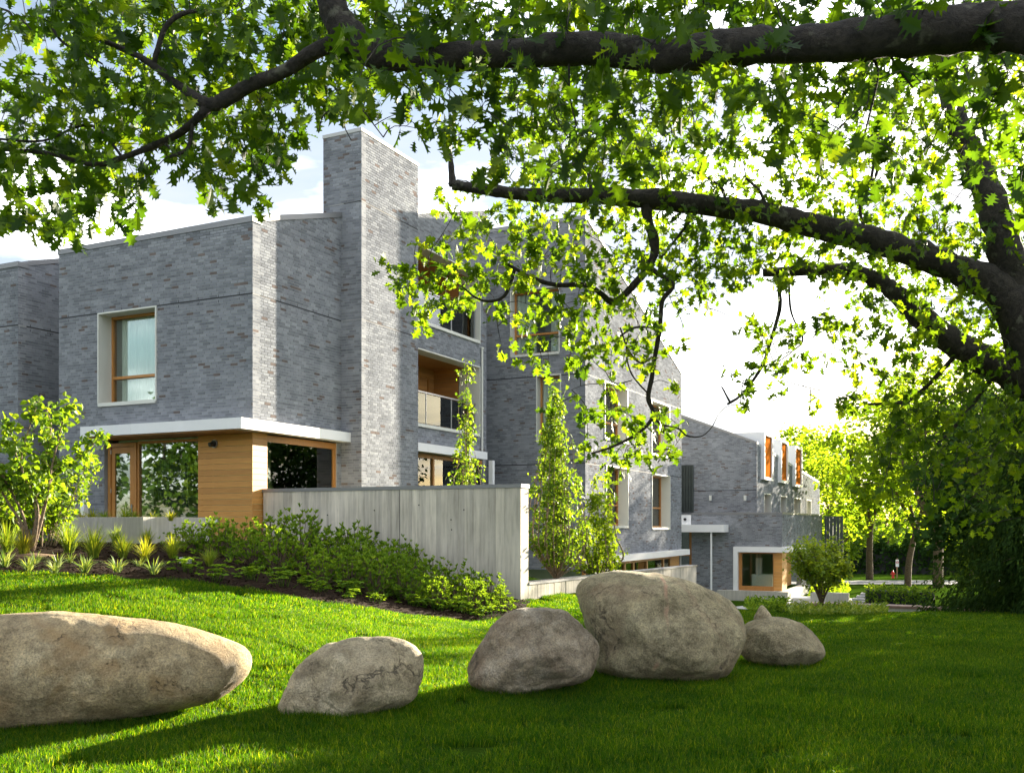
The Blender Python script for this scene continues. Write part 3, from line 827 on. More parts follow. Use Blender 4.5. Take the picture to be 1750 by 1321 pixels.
# balconies
def balcony(z0, z1, label):
    p, q = bal_a0, bal_a1; D = 1.7
    fr = MB()
    fr.box(-.45, .035, p, q, z1 - .035, z1); fr.box(-.45, .035, p, q, z0, z0 + .05); fr.box(-.75, .037, q - .03, q, z0 + .05, z1 - .035); fr.box(-.45, .037, p, p + .03, z0 + .05, z1 - .035)
    fr.box(0, .055, p + .02, q - .02, z0 - .05, z0 - .002)
    o = fr.build("balcony", M_CREAM, main); o["label"] = label
    for i, (ax, pl, s0_, s1_) in enumerate((("R", -D, p, q), ("F", q - .06, -D, -.75), ("Fb", p + .03, -D, -.45))):
        if ax == "Fb":
            m = MB(); m.box(-D, -.45, p + .0, p + .03, z0, z1 - .04, .4); m.build("side_panel", M_SOFFIT, o)
        else: boards(o, ax, pl, s0_, s1_, z0 + .01, z1 - .04, h=.14, seed=i + int(z0 * 10), m=M_SOFFIT)
    m = MB(); m.box(-D, -.45, p, q, z1 - .04, z1 - .005, .3); m.build("ceiling_panel", M_SOFFIT, o)
    m = MB(); m.box(-D, -.46, p, q, z0 - .08, z0 + .0); m.build("balcony_floor", M_CONCL, o)
    r = MB(); r.box(-.16, -.12, p + .03, q - .03, z0 + 1.0, z0 + 1.04)
    for s in np.linspace(p + .06, q - .1, 4): r.box(-.155, -.125, s, s + .03, z0 + .05, z0 + 1.0)
    rl = r.build("railing", M_STEEL, o)
    g = MB(); g.box(-.143, -.137, p + .05, q - .05, z0 + .1, z0 + .98); g.build("glass_panel", M_GLASS, rl)
    # patio door at the back
    d = MB(); d.box(-D + .02, -D + .06, q - 1.5, q - 1.42, z0, z1 - .3, .2); d.box(-D + .02, -D + .06, q - .5, q - .42, z0, z1 - .3, .2); d.box(-D + .02, -D + .06, q - 1.42, q - .5, z1 - .38, z1 - .3, .2)
    d.build("door_frame", M_CEDARV, o)
    return o
balcony(ub0, ub1, "upper balcony half hidden by oak leaves")
balcony(lb0, lb1, "lower balcony with glass railing")
# ground floor window bay and canopy
for i in range(2):
    m = MB(); q0 = aCe + .02; L = a_of(833, .31) - q0
    m.box(.012, .31, q0 + L * (.22 * i), q0 + L * (.22 if i == 0 else 1) - .004, zc0, zc1); m.build("canopy", M_WHITE, main)
m = MB(); m.box(.16, .31, aE - .14, aE, -1.2, zc0 - .002); m.build("canopy_post", M_WHITE, main)
w_ = MB(); w_.box(-.15, -.03, gw0, gw1, 1.93, 2.05, .4)
for s in (gw0, a_of(742, 0), a_of(800, 0), gw1 - .08): w_.box(-.15, -.035, s, s + .08, -1.2, 1.93, .5)
wo = w_.build("window", M_CEDARV, main); wo["label"] = "ground floor glazing behind the concrete wall"
for s, t in ((gw0 + .08, a_of(742, 0)), (a_of(742, 0) + .08, a_of(800, 0)), (a_of(800, 0) + .08, gw1 - .08)):
    g = MB(); g.box(-.095, -.088, s, t, -1.2, 1.93); g.build("pane", M_GLASS, wo)
m = MB(); m.box(-2.2, -2.1, gw0 - .2, gw1 + .2, -1.2, 2.1); m.box(-2.1, -.2, gw0 - .2, gw1 + .2, 2.06, 2.1); m.box(-2.1, -.2, gw0 - .2, gw1 + .2, -1.25, -1.2); m.build("interior_wall", M_ROOM, main)
dpn = MB(); ad = a_of(824, .05); dpn.tube([(.05, ad, 5.7), (.05, ad, zc1)], .035, 8); dpn.tube([(.05, ad, 5.7), (.05, ad, 5.75)], .06, 8); dpn.build("downpipe", M_CREAM, main)

# ================================================================== LEFT WING
west = building("brick_building", "plain dark brick wing at the left edge behind the young tree")
bW = b_of(31, 0.06)
zW = z_of(451.5, 0.06, bW)
mw, mb_, mj = MB(), MB(), MB()
wall(mw, mb_, "F", 0.06, bW - 3.2, bW + .006, -1.0, lambda s: zW, (), (J2,), mj, seed=13)
wall(mw, mb_, "R", bW, 0.06, 5.2, -1.0, lambda s: zW + .31 * (s - .06), (), (J2,), mj, seed=14)
mw.box(bW - 3.2, bW, 5.2, 5.4, -1, zW + 1.4); mw.box(bW - 3.4, bW - 3.2, .06, 5.4, -1, zW)
mw.build("wall", M_MORTAR, west); mb_.build("brick_courses", M_BRICK, west, kind="stuff"); mj.build("movement_joint", M_DARK, west, kind="stuff")
m = MB(); m.add([(bW - 3.4, .06, zW - .05), (bW - .02, .06, zW - .05), (bW - .02, 5.4, zW + 1.55), (bW - 3.4, 5.4, zW + 1.55), (bW - 3.4, .06, zW - .3), (bW - .02, .06, zW - .3), (bW - .02, 5.4, zW + 1.3), (bW - 3.4, 5.4, zW + 1.3)],
       [(0, 1, 2, 3), (7, 6, 5, 4), (0, 4, 5, 1), (1, 5, 6, 2), (2, 6, 7, 3), (3, 7, 4, 0)]); m.build("roof", M_COPING, west)
coping(west, [((bW - 3.3, .06, zW + .07), (bW + .03, .06, zW + .07), "F"), ((bW, .33, zW + .15), (bW, 5.2, zW + 1.66), "R")])

# ================================================================== MIDDLE WING (B3)
C3 = WL((1000 - CX) / F * 33.0, 33.0)
b3, a3 = C3
a3e = a_of(1164.5, b3)
z3 = (HY - 371) / F * 33.0
z3e = z_of(638, a3e, b3)
mid = building("brick_building", "tall brick wing with sunlit gable and four projecting windows behind the columnar trees")
mw, mb_, mj = MB(), MB(), MB()
b3l = b_of(825, a3) - 3.5
r3 = lambda s: z3 + (z3e - z3) * (s - a3) / (a3e - a3)
fw_ = [(872.4, 956.9, 498, 609.4), (916.7, 959.1, 641.8, 754.7)]
FHs = [(b_of(p, a3), b_of(q, a3), z_of(y1, a3, b_of(p, a3)), z_of(y0, a3, b_of(p, a3))) for p, q, y0, y1 in fw_]
rwn = [(1032.6, 1071.9, 650.3, 748), (1112.8, 1143.8, 682.8, 775.2), (1035, 1072.8, 794.7, 900), (1113.2, 1144.5, 809, 902.9)]
RHs = [(a_of(p, b3), a_of(q, b3), z_of(y1, a_of(p, b3), b3), z_of(y0, a_of(p, b3), b3)) for p, q, y0, y1 in rwn]
j3a, j3b = 5.06, 2.02
wall(mw, mb_, "F", a3, b3l, b3 + .006, -1.6, lambda s: z3, FHs, (j3b, j3a), mj, seed=21)
zcm = z_of(949, a_of(1055, b3 + .3), b3 + .3)
wall(mw, mb_, "R", b3, a3, a3e, zcm, r3, RHs, (j3b, j3a), mj, seed=22)
mw.box(b3l, b3, a3e - .24, a3e, -4.5, z3e - .1)
mw.box(b3l, b3l + .2, a3 + .24, a3e - .24, -2, z3e)
mw.build("wall", M_MORTAR, mid); mb_.build("brick_courses", M_BRICK, mid, kind="stuff"); mj.build("movement_joint", M_DARK, mid, kind="stuff")
m = MB(); m.add([(b3l, a3, z3 - .03), (b3 - .02, a3, z3 - .03), (b3 - .02, a3e, z3e - .03), (b3l, a3e, z3e - .03), (b3l, a3, z3 - .3), (b3 - .02, a3, z3 - .3), (b3 - .02, a3e, z3e - .3), (b3l, a3e, z3e - .3)],
       [(0, 1, 2, 3), (7, 6, 5, 4), (0, 4, 5, 1), (1, 5, 6, 2), (2, 6, 7, 3), (3, 7, 4, 0)]); m.build("roof", M_COPING, mid)
coping(mid, [((b3l, a3, z3 + .07), (b3 + .03, a3, z3 + .07), "F")])
coping(mid, [((b3, a3 + .27, z3 + .04), (b3, a3e, z3e + .07), "R")], m=M_COPING_W)
window(mid, "F", a3, *FHs[0], depth=.32, transom=.32, curtain="split", label="upper window with split curtains behind oak leaves")
window(mid, "F", a3, *FHs[1], depth=.32, transom=None, curtain="full", label="narrow window above the columnar tree")
window(mid, "R", b3, *RHs[0], depth=.42, transom=.32, curtain="left", curt=M_PINK, label="upper window with a lilac reflection put into the curtain colour")
window(mid, "R", b3, *RHs[1], depth=.42, transom=None, curtain="full")
window(mid, "R", b3, *RHs[2], depth=.42, transom=.36, curtain="full")
window(mid, "R", b3, *RHs[3], depth=.42, transom=.38, curtain="full")
# lower canopy and glazing
m = MB(); q1 = a_of(1179, b3 + .3); m.box(b3 + .012, b3 + .30, a3 + 1.2, q1, zcm - .24, zcm); m.build("canopy", M_WHITE, mid)
w_ = MB(); zg = zcm - .26
xs_ = [a3, a_of(1068, b3), a_of(1083, b3), a_of(1106, b3), a_of(1134, b3), a_of(1146, b3)]
for s in xs_: w_.box(b3 - .12, b3 - .02, s, s + .16, -4.2, zg, .4)
w_.box(b3 - .12, b3 - .02, a3, xs_[-1], zg - .1, zg, .4)
wo = w_.build("window", M_CEDARV, mid); wo["label"] = "row of ground floor windows under the low canopy"
for s, t in zip(xs_[:-1], xs_[1:]):
    g = MB(); g.box(b3 - .075, b3 - .07, s + .16, t, -4.2, zg - .1); g.build("pane", M_GLASS, wo)
boards(mid, "R", b3 - .06, xs_[-1] + .16, a3e, -3.2, zg, seed=31)
m = MB(); m.box(b3 - 3, b3 - 2.9, a3, a3e - .3, -4.2, zg); m.box(b3 - 2.9, b3 - .2, a3, a3e - .3, -4.25, -4.2); m.build("interior_wall", M_GREEN, mid)

# ================================================================== FAR WING (B4)
east = building("brick_building", "far low brick wing with three white box windows and orange slats")
P4 = WL((1293 - CX) / F * 48.0, 48.0); b4, a4 = P4
P5 = WL((1336.3 - CX) / F * 46.2, 46.2); b5, a5 = P5
mw, mb_, mj = MB(), MB(), MB()
z5 = z_of(877, a5, b5)
b4l = b_of(1160, a4) - 3
z4c = z_of(756.8, a4, b4); z4l = z_of(710.6, a4, b_of(1164.4, a4))
sl = (z4c - z4l) / (b4 - b_of(1164.4, a4))
r4 = lambda s: z4c + sl * (s - b4)
a4e = a_of(1400, b4); z4e = z_of(824.5, a4e, b4)
r4r = lambda s: z4c + (z4e - z4c) * (s - a4) / (a4e - a4)
j4 = z_of(837.8, a4, b4)
low = [(1304.7, 1316.5, 842.5), (1333, 1343.5, 846.6), (1355.5, 1367.5, 850), (1377.5, 1385, 853.5)]
LH = [(a_of(p, b4), a_of(q, b4), z5 - .2, z_of(y, a_of(p, b4), b4)) for p, q, y in low]
wall(mw, mb_, "F", a4, b4l, b4 + .006, z5 - .3, r4, (), (j4,), mj, seed=41)
wall(mw, mb_, "R", b4, a4, a4e, z5 - .3, r4r, LH, (j4,), None, seed=42)
mw.box(b4l, b4, a4e, a4e + .2, -4, z4e)
# lower extension
a5e = a_of(1405, b5)
WB0 = b_of(1255, a5)
sill = z_of(1008, a5, WB0)
zf0, zf1 = z_of(1008, a5, b_of(1261, a5)), z_of(934, a5, WB0)
e_b0 = b_of(1182, a5)
EH = [(WB0, b5 + .2, sill - 1, zf1)]
a5w = a_of(1369, b5)
wall(mw, mb_, "F", a5, e_b0, b5 + .006, sill - .6, lambda s: z5, EH, (), None, seed=43)
wall(mw, mb_, "R", b5, a5, a5e, sill - .6, lambda s: z5, [(a5 - .3, a5w, sill - 1, zf1)], (), None, seed=44)
mw.box(e_b0, e_b0 + .24, a5 + .24, a5 + 2.6, sill - .6, z_of(897, a5, e_b0))   # side of the entrance recess
mw.build("wall", M_MORTAR, east); mb_.build("brick_courses", M_BRICK, east, kind="stuff"); mj.build("movement_joint", M_DARK, east, kind="stuff")
m = MB(); m.box(e_b0 - 1.8, b5 - .02, a5 + .02, a4 + 3, z5 - .15, z5 - .02); m.box(b4, b5 - .02, a4 + 3, a5e, z5 - .15, z5 - .02); m.build("terrace_roof", M_COPING, east)
m = MB(); m.add([(b4l, a4 + .02, r4(b4l) - .03), (b4 - .02, a4 + .02, r4(b4) - .03), (b4 - .02, a4e, z4e - .03), (b4l, a4e, z4e + (r4(b4l) - z4c) - .03)], [(0, 1, 2, 3), (3, 2, 1, 0)]); m.build("roof", M_COPING, east)
# sloping coping on the front gable
m = MB(); cop = [(b4l, r4(b4l)), (b4 + .03, r4(b4 + .03))]
m.add([(cop[0][0], a4 - .03, cop[0][1] - .05), (cop[1][0], a4 - .03, cop[1][1] - .05), (cop[1][0], a4 + .3, cop[1][1] - .05), (cop[0][0], a4 + .3, cop[0][1] - .05),
       (cop[0][0], a4 - .03, cop[0][1] + .07), (cop[1][0], a4 - .03, cop[1][1] + .07), (cop[1][0], a4 + .3, cop[1][1] + .07), (cop[0][0], a4 + .3, cop[0][1] + .07)],
      [(0, 3, 2, 1), (4, 5, 6, 7), (0, 1, 5, 4), (1, 2, 6, 5), (2, 3, 7, 6), (3, 0, 4, 7)]); m.build("coping", M_COPING, east)
coping(east, [((b4, a4 + .3, z4c + .02), (b4, a4e, z4e + .07), "R")], m=M_COPING_W)
m = MB(); m.box(e_b0 - .02, b5 + .03, a5 - .03, a5 + .25, z5 - .04, z5 + .05); m.box(b5 - .25, b5 + .03, a5 + .25, a5e, z5 - .04, z5 + .05); m.build("coping", M_COPING, east)
# projecting box windows
for i, (p, q, y0, y1) in enumerate([(1306.7, 1321.4, 738, 819), (1335.5, 1347.2, 751, 824.3), (1359.7, 1371.3, 761, 831)]):
    pr = .2
    s0, s1 = a_of(p, b4 + pr), a_of(q, b4 + pr)
    zz1, zz0 = z_of(y0, s0, b4 + pr), z_of(y1, s0, b4 + pr)
    m = MB(); x1 = b4 + pr; xb = b4 - 3.2; t = .14
    m.box(xb, x1, s0, s0 + t, zz0, zz1); m.box(xb, x1, s1 - t, s1, zz0, zz1)
    m.box(xb, x1 - .001, s0 + t, s1 - t, zz1 - t, zz1 - .001); m.box(b4 - .1, x1 - .001, s0 + t, s1 - t, zz0 + .001, zz0 + t)
    o = m.build("box_window", M_WHITE, east); 
    k = 12
    for j in range(k):
        f = MB(); w0 = s0 + t + (s1 - s0 - 2 * t) * j / k; f.box(x1 - .12, x1 - .08, w0 + .004, w0 + (s1 - s0 - 2 * t) / k - .004, zz0 + t, zz1 - t, random.random())
        if j == 0: slat = f
        else: slat.v += [x_ for x_ in f.v]; slat.l += [x_ + slat.n for x_ in f.l]; slat.t += f.t; slat.tone += f.tone; slat.mi += f.mi; slat.n += f.n
    slat.build("slat_screen", M_ORANGE, o, kind="stuff")
    m = MB(); m.box(x1 - .2, x1 - .14, s0 + t, s1 - t, zz0 + t, zz1 - t); m.build("backing", M_DARK, o)
for h in LH:
    m = MB(); s0, s1, z0, z1 = h
    m.box(b4 - .4, b4 + .05, s0, s0 + .05, z0, z1); m.box(b4 - .4, b4 + .05, s1 - .05, s1, z0, z1); m.box(b4 - .4, b4 + .05, s0 + .05, s1 - .05, z1 - .05, z1)
    o = m.build("window", M_CREAM, east)
    m = MB(); m.box(b4 - .42, b4 - .34, s0 + .05, s0 + .14, z0, z1 - .05); m.box(b4 - .42, b4 - .34, s1 - .35, s1 - .05, z0, z1 - .05); m.build("frame", M_CEDARV, o)
    m = MB(); m.box(b4 - .39, b4 - .385, s0 + .14, s1 - .35, z0, z1 - .05); m.build("pane", M_GLASS, o)
    m = MB(); m.box(b4 - .9, b4 - .5, s0, s1, z0, z1); m.build("curtain", M_CURT, o)
# corner bay: white frame, glass, cedar
zb0 = sill
fr = MB(); fo = .25
fr.box(WB0, b5 + .10, a5 - fo, a5 + .05, zf1 - .25, zf1); fr.box(WB0, WB0 + .22, a5 - fo, a5 + .05, zb0, zf1 - .25)
fr.box(b5 - .02, b5 + .25, a5 + .05, a5w, zf1 - .25, zf1)
fr.box(b5 + .05, b5 + .25, a5w - .12, a5w, zb0, zf1 - .25)
fo_ = fr.build("window_surround", M_WHITE, east)
wf = MB(); w0, w1 = b_of(1263, a5), b_of(1322, a5)
zt0 = z_of(944, a5, w0)
wf.box(w0 - .05, w0 + .14, a5 + .0, a5 + .1, zb0, zt0, .5); wf.box(w1 - .02, w1 + .02, a5, a5 + .1, zb0, zt0, .5); wf.box(w0 + .14, w1 - .02, a5, a5 + .1, zb0, zb0 + .22, .6); wf.box(w0 + .14, w1 - .02, a5, a5 + .1, zt0 - .04, zt0, .5)
wo = wf.build("window", M_CEDARV, east); wo["label"] = "ground floor window in a white frame"
g = MB(); g.box(w0 + .14, w1 - .02, a5 + .05, a5 + .056, zb0 + .22, zt0 - .04); g.build("pane", M_GLASS, wo)
boards(east, "F", a5 + .04, w1 + .02, b5 - .0, zb0, zt0, h=.15, seed=51)
a5c = a_of(1345, b5)
boards(east, "R", b5 - .03, a5 + .04, a5c, zb0, zt0, h=.15, seed=52)
boards(east, "R", b5 - .5, a5c, a5w - .1, zb0, zt0, h=.15, seed=53)
m = MB(); m.box(w0 - .2, b5 - .6, a5 + 3.4, a5 + 3.5, zb0, zt0 + .1); m.box(w0 - .3, w0 - .2, a5 + .2, a5 + 3.5, zb0, zt0 + .1); m.box(w0 - .2, b5 - .6, a5 + .2, a5 + 3.4, zt0 + .1, zt0 + .14); m.box(w0 - .2, b5 - .6, a5 + .2, a5 + 3.4, zb0 - .1, zb0); m.build("interior_wall", M_ROOM, east)
m = MB(); m.box(w1 - 1.2, w1 - .2, a5 + .8, a5 + 1.4, zb0, zb0 + .75); m.box(w0 + .5, w0 + .8, a5 + 1.4, a5 + 1.6, zb0, zt0 - .3); m.build("sideboard", M_WHITE, east)
bs_ = MB(); bb0 = b_of(1225, a5 - .45); bz1 = z_of(1008, a5 - .45, bb0); bz0 = z_of(1030, a5 - .45, bb0)
bs_.box(bb0, b5 + .35, a5 - .45, a5 + .2, bz0 - .3, bz1, .6); bs_.box(b5 - .1, b5 + .35, a5 + .2, a5w + .1, bz0 - .3, bz1, .6); bs_.build("plinth", M_CONCL, east)
# entrance: white box, canopy, column, glass, slatted vent
eb0 = b_of(1163, a5 - .6)
zc4 = z_of(909, a5 - .9, eb0)
m = MB(); m.box(b_of(1150, a5 - .9), b_of(1237.5, a5 - .9), a5 - .9, a5 + 1.5, zc4, zc4 + .36); m.build("entrance_canopy", M_WHITE, east)
m = MB(); m.box(b_of(1150, a5 - .02), b_of(1181, a5 - .02), a5 - .02, a5 + .6, zc4 + .36, z_of(880, a5, eb0)); o = m.build("white_panel", M_WHITE, east)
m2 = MB(); sx = b_of(1171, a5 - .02); m2.tube([(sx, a5 - .02, zc4 + .62), (sx, a5 - .09, zc4 + .62)], .07, 10); m2.build("sensor", M_BLACK, o)
m = MB(); cxx = b_of(1215.5, a5 - .8); m.tube([(cxx, a5 - .8, -3.9), (cxx, a5 - .8, zc4)], .045, 10); m.build("canopy_column", M_WHITE, east)
m = MB(); gz = zc4
for s in (b_of(1155, a5 + .5), b_of(1178, a5 + .5)): m.box(s, s + .13, a5 + .5, a5 + .62, -3.9, gz, .4)
m.box(b_of(1155, a5 + .5) + .13, b_of(1178, a5 + .5), a5 + .51, a5 + .61, gz - 1.2, gz - 1.05, .4)
o = m.build("entrance_door", M_CEDARV, east)
g = MB(); g.box(b_of(1155, a5 + .5) + .13, b_of(1178, a5 + .5), a5 + .55, a5 + .556, -3.9, gz); g.build("pane", M_GLASS, o)
m = MB(); m.box(b_of(1150, a5 + .6) - 1, b_of(1178, a5 + .6), a5 + 2.2, a5 + 2.3, -3.9, gz); m.build("interior_wall", M_SLATE, east)
ew, ebr = MB(), MB()
ebl, ebr_ = b_of(1184, a5 + .45), b_of(1256, a5 + .02)
wall(ew, ebr, "F", a5 + .45, ebl, e_b0 + .02, -3.9, lambda s: zc4, (), (), None, seed=55, thick=.15)
ew.build("recess_wall", M_MORTAR, east); ebr.build("brick_courses", M_BRICK, east, kind="stuff")
vb = MB()
v0, v1 = b_of(1165, a4 - .05), b_of(1184, a4 - .05)
for s in np.linspace(v0, v1, 8): vb.box(s, s + .035, a4 - .16, a4 - .02, z5 + .1, z_of(795, a4, v0))
vb.box(v0, v1 + .03, a4 - .02, a4 - .012, z5 + .1, z_of(795, a4, v0))
vb.build("louvre_screen", M_SLATE, east)
for px_ in (1215.3, 1274.3):
    s = b_of(px_, a4); zl = z_of(850.5, a4, s)
    m = MB(); m.tube([(s, a4 - .01, zl), (s, a4 - .12, zl)], .03, 8); m.tube([(s, a4 - .14, zl - .14), (s, a4 - .14, zl + .12)], .07, 10); m.build("wall_lamp", M_CREAM, east)
# slate screen beyond
m = MB(); sa = WL((1411 - CX) / F * 60, 60)
scr = empty("metal_screen", (P0X, P0Y, 0), BRZ); tag(scr, "dark green metal screen box past the far brick wing", "screen")
s0 = b_of(1412, a5e + .5); s1 = b_of(1441, a5e + .5); zt_s = z_of(882, a5e + .5, s0)
for i in range(5):
    m = MB(); q = s0 + (s1 - s0) * i / 5; m.box(q + .01, q + (s1 - s0) / 5 - .01, a5e + .5, a5e + .56, -4.2, zt_s); m.build("panel", M_SLATE, scr)
m = MB(); m.box(s0 - .08, s0, a5e + .4, a5e + 3.5, -4.2, zt_s); m.build("side_panel", M_SLATE, scr)

# ================================================================== GARDEN WALLS
def strips(mb, axis, plane, s0, s1, z0f, z1f, w=0.115, seed=0, thick=0.3, sgn=1):
    rs = random.Random(seed); s = s0
    while s < s1 - .01:
        e = min(s + w * rs.uniform(.7, 1.3), s1)
        pr = rs.uniform(0, .008)
        if axis == "F":
            v = [(s, plane - pr, z0f(s)), (e, plane - pr, z0f(e)), (e, plane + thick, z0f(e)), (s, plane + thick, z0f(s)), (s, plane - pr, z1f(s)), (e, plane - pr, z1f(e)), (e, plane + thick, z1f(e)), (s, plane + thick, z1f(s))]
            f = [(0, 3, 2, 1), (4, 5, 6, 7), (0, 1, 5, 4), (1, 2, 6, 5), (2, 3, 7, 6), (3, 0, 4, 7)]
        else:
            v = [(plane + pr, s, z0f(s)), (plane + pr, e, z0f(e)), (plane - thick, e, z0f(e)), (plane - thick, s, z0f(s)), (plane + pr, s, z1f(s)), (plane + pr, e, z1f(e)), (plane - thick, e, z1f(e)), (plane - thick, s, z1f(s))]
            f = [(0, 1, 2, 3), (7, 6, 5, 4), (0, 4, 5, 1), (1, 5, 6, 2), (2, 6, 7, 3), (3, 7, 4, 0)]
        mb.add(v, f, rs.random()); s = e
aw = 0.336
bwe = b_of(890, aw)
ztop = 0.71
tall = empty("garden_wall", (P0X, P0Y, 0), BRZ); tag(tall, "tall board-marked concrete garden wall with dark coping behind the shrubs", "wall")
m = MB(); strips(m, "F", aw, 0.03, bwe, lambda s: -2.4, lambda s: ztop, seed=61, thick=.36); m.build("wall_panel", M_CONC, tall)
m = MB(); m.box(0.0, bwe + .02, aw - .02, aw + .38, ztop + .001, ztop + .075); m.build("coping", M_COPING, tall)
m = MB()
for px_, y in ((716, 863), (771, 888), (793, 871), (772, 905), (560, 880), (640, 872)):
    s_ = b_of(px_, aw); z_ = z_of(y, aw, s_); m.tube([(s_, aw - .012, z_), (s_, aw + .05, z_)], .014, 8)
m.build("tie_hole", M_DARK, tall, kind="stuff")
m = MB(); s_ = b_of(683, aw); m.box(s_, s_ + .012, aw - .0115, aw, -2.3, ztop); m.build("vertical_joint", M_DARK, tall)
lowb = bwe
lowa0, lowa1 = aw + .37, a_of(1190, lowb)
lz0, lz1 = -1.20, z_of(965, lowa1, lowb)
lt = lambda s: lz0 + (lz1 - lz0) * (s - lowa0) / (lowa1 - lowa0)
lowo = empty("retaining_wall", (P0X, P0Y, 0), BRZ); tag(lowo, "low sunlit concrete retaining wall running back from the tall wall", "wall")
m = MB(); strips(m, "R", lowb, lowa0, lowa1, lambda s: -4.0, lambda s: lt(s) - .05, seed=62, thick=.28, w=.14); m.build("wall_panel", M_CONC, lowo)
m = MB(); m.add([(lowb + .02, lowa0, lt(lowa0) - .049), (lowb + .02, lowa1 + .01, lt(lowa1) - .049), (lowb - .3, lowa1 + .01, lt(lowa1) - .049), (lowb - .3, lowa0, lt(lowa0) - .049), (lowb + .02, lowa0, lt(lowa0)), (lowb + .02, lowa1 + .01, lt(lowa1)), (lowb - .3, lowa1 + .01, lt(lowa1)), (lowb - .3, lowa0, lt(lowa0))],
               [(0, 1, 2, 3), (7, 6, 5, 4), (0, 4, 5, 1), (1, 5, 6, 2), (2, 6, 7, 3), (3, 7, 4, 0)]); m.build("coping", M_COPING, lowo)
# planter
pa_, pb_ = -2.78, -0.42
plz = 0.125
plt = empty("concrete_planter", (P0X, P0Y, 0), BRZ); tag(plt, "pale concrete planter box in front of the cedar door", "planter")
m = MB(); pl0 = b_of(100, pa_); m.box(pl0, pb_, pa_, pa_ + .2, -1.6, plz, .6); m.box(pb_ - .2, pb_, pa_ + .2, -.85, -1.6, plz, .9); m.box(pl0, pl0 + .2, pa_ + .2, -.8, -1.6, plz, .6); m.box(pl0 + .2, pb_ - .2, pa_ + .9, pa_ + 1.0, -1.6, plz - .1, .6); m.build("planter_wall", M_CONCL, plt, bevel=.006)
M_SOIL = m_simple("mulch", (0.024, 0.015, 0.010), 0.95, nscale=30, namp=0.7, bump=1.0, bscale=40, spec=0.05)
m = MB(); m.box(pl0 + .2, pb_ - .2, pa_ + .2, pa_ + .9, -1, plz - .07); m.build("soil", M_SOIL, plt)
# terrace floor
m = MB(); m.box(bJ - .5, -.25, pa_ + 1.0, .2, -.62, FLZ - .01)
o = m.build("terrace", M_CONCL); o.location = (P0X, P0Y, 0); o.rotation_euler = (0, 0, BRZ); o["kind"] = "structure"

# ================================================================== GROUND
def grid_sheet(name, xs, ys, m, dz=0.0, kind="structure", mask=None, zf=None):
    X, Y = np.meshgrid(xs, ys); Z = terr(X.ravel(), Y.ravel()) + dz
    V = np.stack([X.ravel(), Y.ravel(), Z], 1)
    nx, ny = len(xs), len(ys); mb = MB()
    i, j = np.meshgrid(np.arange(nx - 1), np.arange(ny - 1)); i = i.ravel(); j = j.ravel()
    q = np.stack([j * nx + i, j * nx + i + 1, (j + 1) * nx + i + 1, (j + 1) * nx + i], 1)
    if mask is not None:
        c = V[q].mean(1); q = q[mask(c[:, 0], c[:, 1])]
    mb.v.append(V.astype(np.float32)); mb.l.append(q.ravel().astype(np.int32)); mb.t.append(np.full(len(q), 4, np.int32)); mb.tone.append(np.full(len(q), .5, np.float32)); mb.mi.append(np.zeros(len(q), np.int32)); mb.n = len(V)
    return mb.build(name, m, smooth=True, kind=kind)
def m_ground():
    m, nt, bs = mat("lawn_soil")
    v = objvec(nt)
    n = noi(nt, .6, 5, .6, v); n2 = noi(nt, 30, 4, .7, v)
    r = ramp(nt, [(.3, (0.022, 0.050, 0.005)), (.7, (0.045, 0.085, 0.008))], n.outputs[0])
    r2 = ramp(nt, [(.3, (.5, .5, .5)), (.7, (1.4, 1.4, 1.3))], n2.outputs[0])
    nt.links.new(mixc(nt, 1.0, r.outputs[0], r2.outputs[0], "MULTIPLY"), bs.inputs["Base Color"])
    bs.inputs["Roughness"].default_value = .95; bs.inputs["Specular IOR Level"].default_value = 0.0
    bumpn(nt, n2.outputs[0], 1.0, .03, bs)
    return m
xs = np.concatenate([np.linspace(-600, -60, 6)[:-1], np.linspace(-60, -14, 14)[:-1], np.arange(-14, 16, .4), np.linspace(16, 95, 45), np.linspace(140, 600, 5)])
ys = np.concatenate([np.linspace(-60, -8, 6)[:-1], np.arange(-8, 34, .4), np.linspace(34, 155, 60), np.linspace(200, 1500, 8)])
M_LAWN = m_ground()
ground = grid_sheet("ground", xs, ys, M_LAWN)

# bed of mulch
edge_px = [(-260, 990), (-120, 987), (0, 986), (100, 986), (200, 989), (300, 996), (400, 1008), (480, 1020), (560, 1034), (640, 1045), (720, 1055), (790, 1062), (850, 1062), (895, 1052)]
back_lb = [(-10.5, -2.3), (-9.0, -2.5), (-7.4, -2.78), (-5.2, -2.78), (-3.2, -2.78), (-1.5, -2.78), (-.42, -2.0), (.0, -.3), (1.2, .33), (2.4, .33), (3.7, .33), (4.9, .33), (5.8, .33), (6.9, .5)]
EG = [hit(*p) for p in edge_px]
BK = [LW(b, a) for b, a in back_lb]
nb = 34; V = []; sub = 6
rowsE = []
for i in range(len(EG) - 1):
    for s in range(sub):
        t = s / sub
        e = EG[i].lerp(EG[i + 1], t); k_ = BK[i].lerp(BK[i + 1], t)
        jx = .05 * noise.noise(Vector((e.x * 3, e.y * 3, 0)))
        rowsE.append((e + Vector((0, jx, 0)), k_))
mb = MB(); vs_ = []
for e, k_ in rowsE:
    for j in range(nb + 1):
        t = j / nb; p = e.lerp(k_, t); z = tz(p.x, p.y) + .012 + .055 * min(1, t * 10) * (1 - 0.3 * t) + .02 * noise.noise(Vector((p.x * 4, p.y * 4, 3)))
        if j == 0: z -= .05
        vs_.append((p.x, p.y, z))
mb.add(vs_, [(i * (nb + 1) + j, (i + 1) * (nb + 1) + j, (i + 1) * (nb + 1) + j + 1, i * (nb + 1) + j + 1) for i in range(len(rowsE) - 1) for j in range(nb)])
